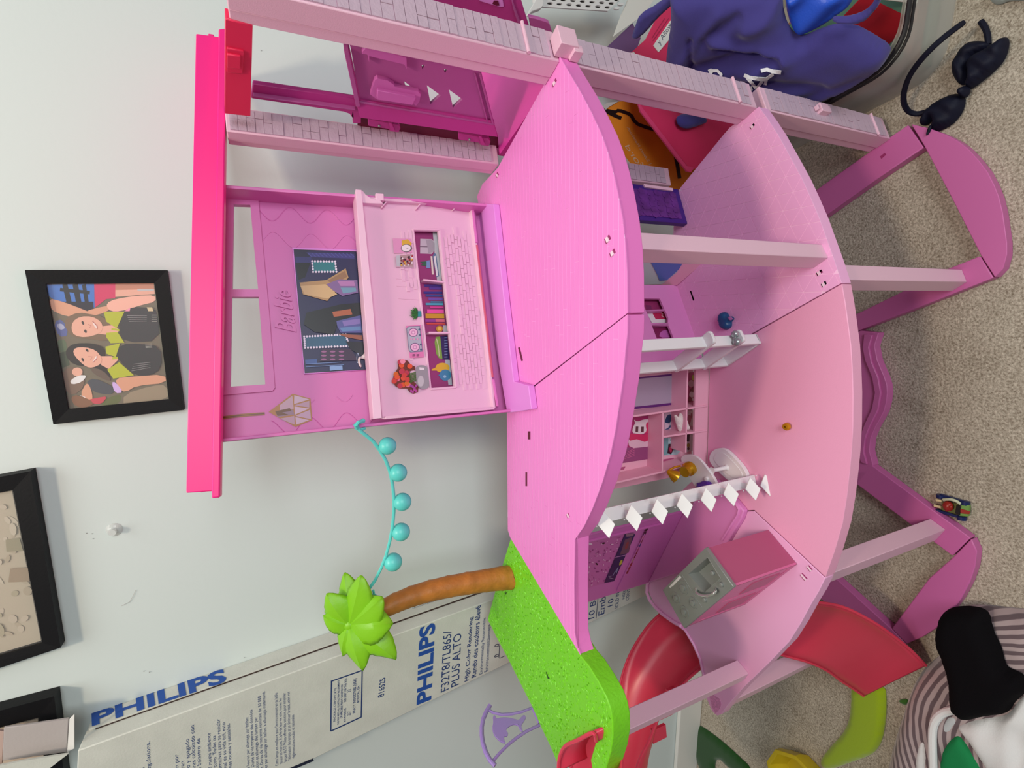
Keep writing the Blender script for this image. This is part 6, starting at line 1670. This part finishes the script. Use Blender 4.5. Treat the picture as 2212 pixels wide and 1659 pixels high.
# yellow see-through cup on its side
yc = mat('yellow_clear_plastic', (232, 206, 50), .18, trans=.35, ior=1.2)
c = G(1752, 1690, ZC); c.z = ZC
cupo = empty('toy_cup', c, 'yellow translucent faceted toy cup on the carpet beside the lime felt', 'cup')
rc = (G(1810, 1690, ZC) - c).length
b = MB(); segs = 9
def ringp(r, z): return [c + Vector((r * math.cos(2 * math.pi * k / segs), r * math.sin(2 * math.pi * k / segs), z)) for k in range(segs)]
rings = [ringp(rc * .8, .001), ringp(rc * .98, .03), ringp(rc * 1.02, .046), ringp(rc * .9, .046), ringp(rc * .84, .03), ringp(rc * .68, .006)]
vs = sum(rings, []); fs = []
for i in range(5):
    for k in range(segs):
        fs.append((i * segs + k, i * segs + (k + 1) % segs, (i + 1) * segs + (k + 1) % segs, (i + 1) * segs + k))
fs.append(tuple(range(segs))[::-1]); fs.append(tuple(5 * segs + k for k in range(segs)))
b.add(vs, fs); b.build('cup_wall', yc, cupo, bevel=.0015)
# striped fabric, black sock, white and green clothes
def stripe_mat():
    m = bpy.data.materials.new('striped_fleece'); m.use_nodes = True
    nt = m.node_tree; b = nt.nodes['Principled BSDF']; L = nt.links.new
    g = nt.nodes.new('ShaderNodeNewGeometry'); mp = nt.nodes.new('ShaderNodeMapping')
    cc = G(2420, 1800, ZC + .03); mp.inputs['Location'].default_value = (-cc.x, -cc.y, -ZC)
    mp2 = nt.nodes.new('ShaderNodeVectorMath'); mp2.operation = 'LENGTH'
    sx = nt.nodes.new('ShaderNodeSeparateXYZ'); cx = nt.nodes.new('ShaderNodeCombineXYZ')
    L(g.outputs['Position'], mp.inputs['Vector']); L(mp.outputs['Vector'], sx.inputs[0]); L(sx.outputs[0], cx.inputs[0]); L(sx.outputs[1], cx.inputs[1])
    n = nt.nodes.new('ShaderNodeTexNoise'); n.inputs['Scale'].default_value = 16; L(g.outputs['Position'], n.inputs['Vector'])
    L(cx.outputs[0], mp2.inputs[0])
    ad = nt.nodes.new('ShaderNodeMath'); ad.operation = 'MULTIPLY_ADD'; ad.inputs[1].default_value = .012; L(n.outputs['Fac'], ad.inputs[0]); L(mp2.outputs['Value'], ad.inputs[2])
    w = nt.nodes.new('ShaderNodeMath'); w.operation = 'MULTIPLY'; w.inputs[1].default_value = 2 * math.pi / .0118; L(ad.outputs[0], w.inputs[0])
    s = nt.nodes.new('ShaderNodeMath'); s.operation = 'SINE'; L(w.outputs[0], s.inputs[0])
    r = nt.nodes.new('ShaderNodeValToRGB'); r.color_ramp.elements[0].position = .35; r.color_ramp.elements[1].position = .6
    r.color_ramp.elements[0].color = lin((104, 88, 92)); r.color_ramp.elements[1].color = lin((176, 158, 158))
    h = nt.nodes.new('ShaderNodeMath'); h.operation = 'MULTIPLY_ADD'; h.inputs[1].default_value = .5; h.inputs[2].default_value = .5; L(s.outputs[0], h.inputs[0]); L(h.outputs[0], r.inputs['Fac']); L(r.outputs['Color'], b.inputs['Base Color'])
    b.inputs['Roughness'].default_value = .9; b.inputs['Sheen Weight'].default_value = .3; b.inputs['Specular IOR Level'].default_value = .1
    return m
z8 = (1840, 1280, 4.376)
tag(puffy('striped_fabric', stripe_mat(), sf(ZC + .001), [(1900, 1760), (1914, 1690), (1922, 1650), (1937, 1590), (1953, 1543), (1965, 1505), (1979, 1470), (2002, 1436), (2034, 1414), (2052, 1380), (2066, 1330), (2090, 1308), (2114, 1303), (2160, 1308), (2212, 1314), (2300, 1320), (2300, 1760)], 14, .035, 60, folds=lambda x, y: .004 * noise.noise(Vector((x / 50, y / 50, 1)))), 'grey and mauve striped fabric heaped on the carpet at the front corner', 'fabric')
PILE = Pl((0, 0, ZC + .040), (0, 0, 1))
sk_o = zm(*z8, [(850, 220), (880, 180), (940, 140), (1030, 122), (1130, 120), (1240, 138), (1292, 170), (1318, 220), (1330, 290), (1362, 390), (1420, 500), (1445, 600), (1468, 690), (1540, 725), (1660, 775), (1670, 930), (1600, 985), (1540, 1040), (1510, 1105), (1440, 1148), (1290, 1160), (1180, 1185), (1100, 1206), (1030, 1176), (960, 1110), (940, 1040), (940, 900), (915, 760), (880, 640), (830, 540), (804, 440), (808, 350), (828, 280)])
tag(puffy('ankle_sock', mat('black_knit', (14, 12, 15), .95, bump=.5, bscale=1200, spec=.1), sf(ZC + .041), sk_o, 8, .03, 40), 'black ankle sock lying on the striped fabric', 'sock')
whc = mat('white_cotton', (226, 226, 226), .9, bump=.3, bscale=500, spec=.15)
wo = zm(*z8, [(1700, 930), (1640, 960), (1570, 1020), (1520, 1110), (1440, 1158), (1290, 1166), (1180, 1190), (1095, 1212), (1040, 1240), (1004, 1270), (1030, 1310), (1090, 1380), (1150, 1470), (1210, 1560), (1290, 1700), (1700, 1760), (1900, 1500)])
tag(puffy('white_shirt', whc, sf(ZC + .034), wo, 9, .012, 24, folds=lambda x, y: .0025 * math.sin((x - 1.3 * y) / 26) + .005 * noise.noise(Vector((x / 45, y / 45, 5)))), 'crumpled white cotton shirt beneath the heel of the black sock', 'shirt')
go_ = zm(*z8, [(830, 1720), (845, 1560), (870, 1470), (920, 1390), (985, 1330), (1040, 1310), (1110, 1390), (1190, 1520), (1290, 1720)])
tag(puffy('green_cloth', mat('emerald_jersey', (30, 128, 74), .85, bump=.3, bscale=700, spec=.15), sf(ZC + .030), go_, 8, .014, 26), 'emerald green jersey showing between the folds of the white shirt', 'cloth')
gs = mat('pale_grey_jersey', (186, 188, 190), .9, bump=.3, bscale=500, spec=.15)
tag(puffy('grey_sleeve', gs, sf(ZC + .028), zm(*z8, [(960, 1095), (1090, 1205), (1010, 1262), (1000, 1310), (930, 1370), (850, 1440), (805, 1400), (800, 1330), (840, 1230)]), 7, .008, 20), 'pale grey sleeve beside the green jersey under the black sock', 'sleeve')
tag(MB().tube(catmull([G(x, y, ZC + .044) for x, y in zm(*z8, [(965, 1112), (900, 1125), (840, 1155), (795, 1205), (770, 1270), (762, 1360), (764, 1480), (770, 1700)])], 4), .0062, 10).build('white_drawcord', whc, None, smooth=True), 'thick white cord looping past the pale grey sleeve', 'cord')
tag(puffy('white_strap', whc, sf(ZC + .034), zm(*z8, [(610, 1700), (606, 1560), (640, 1420), (690, 1325), (705, 1420), (722, 1540), (720, 1700)]), 7, .005, 10), 'flat white strap running off the frame over the striped fabric', 'strap')
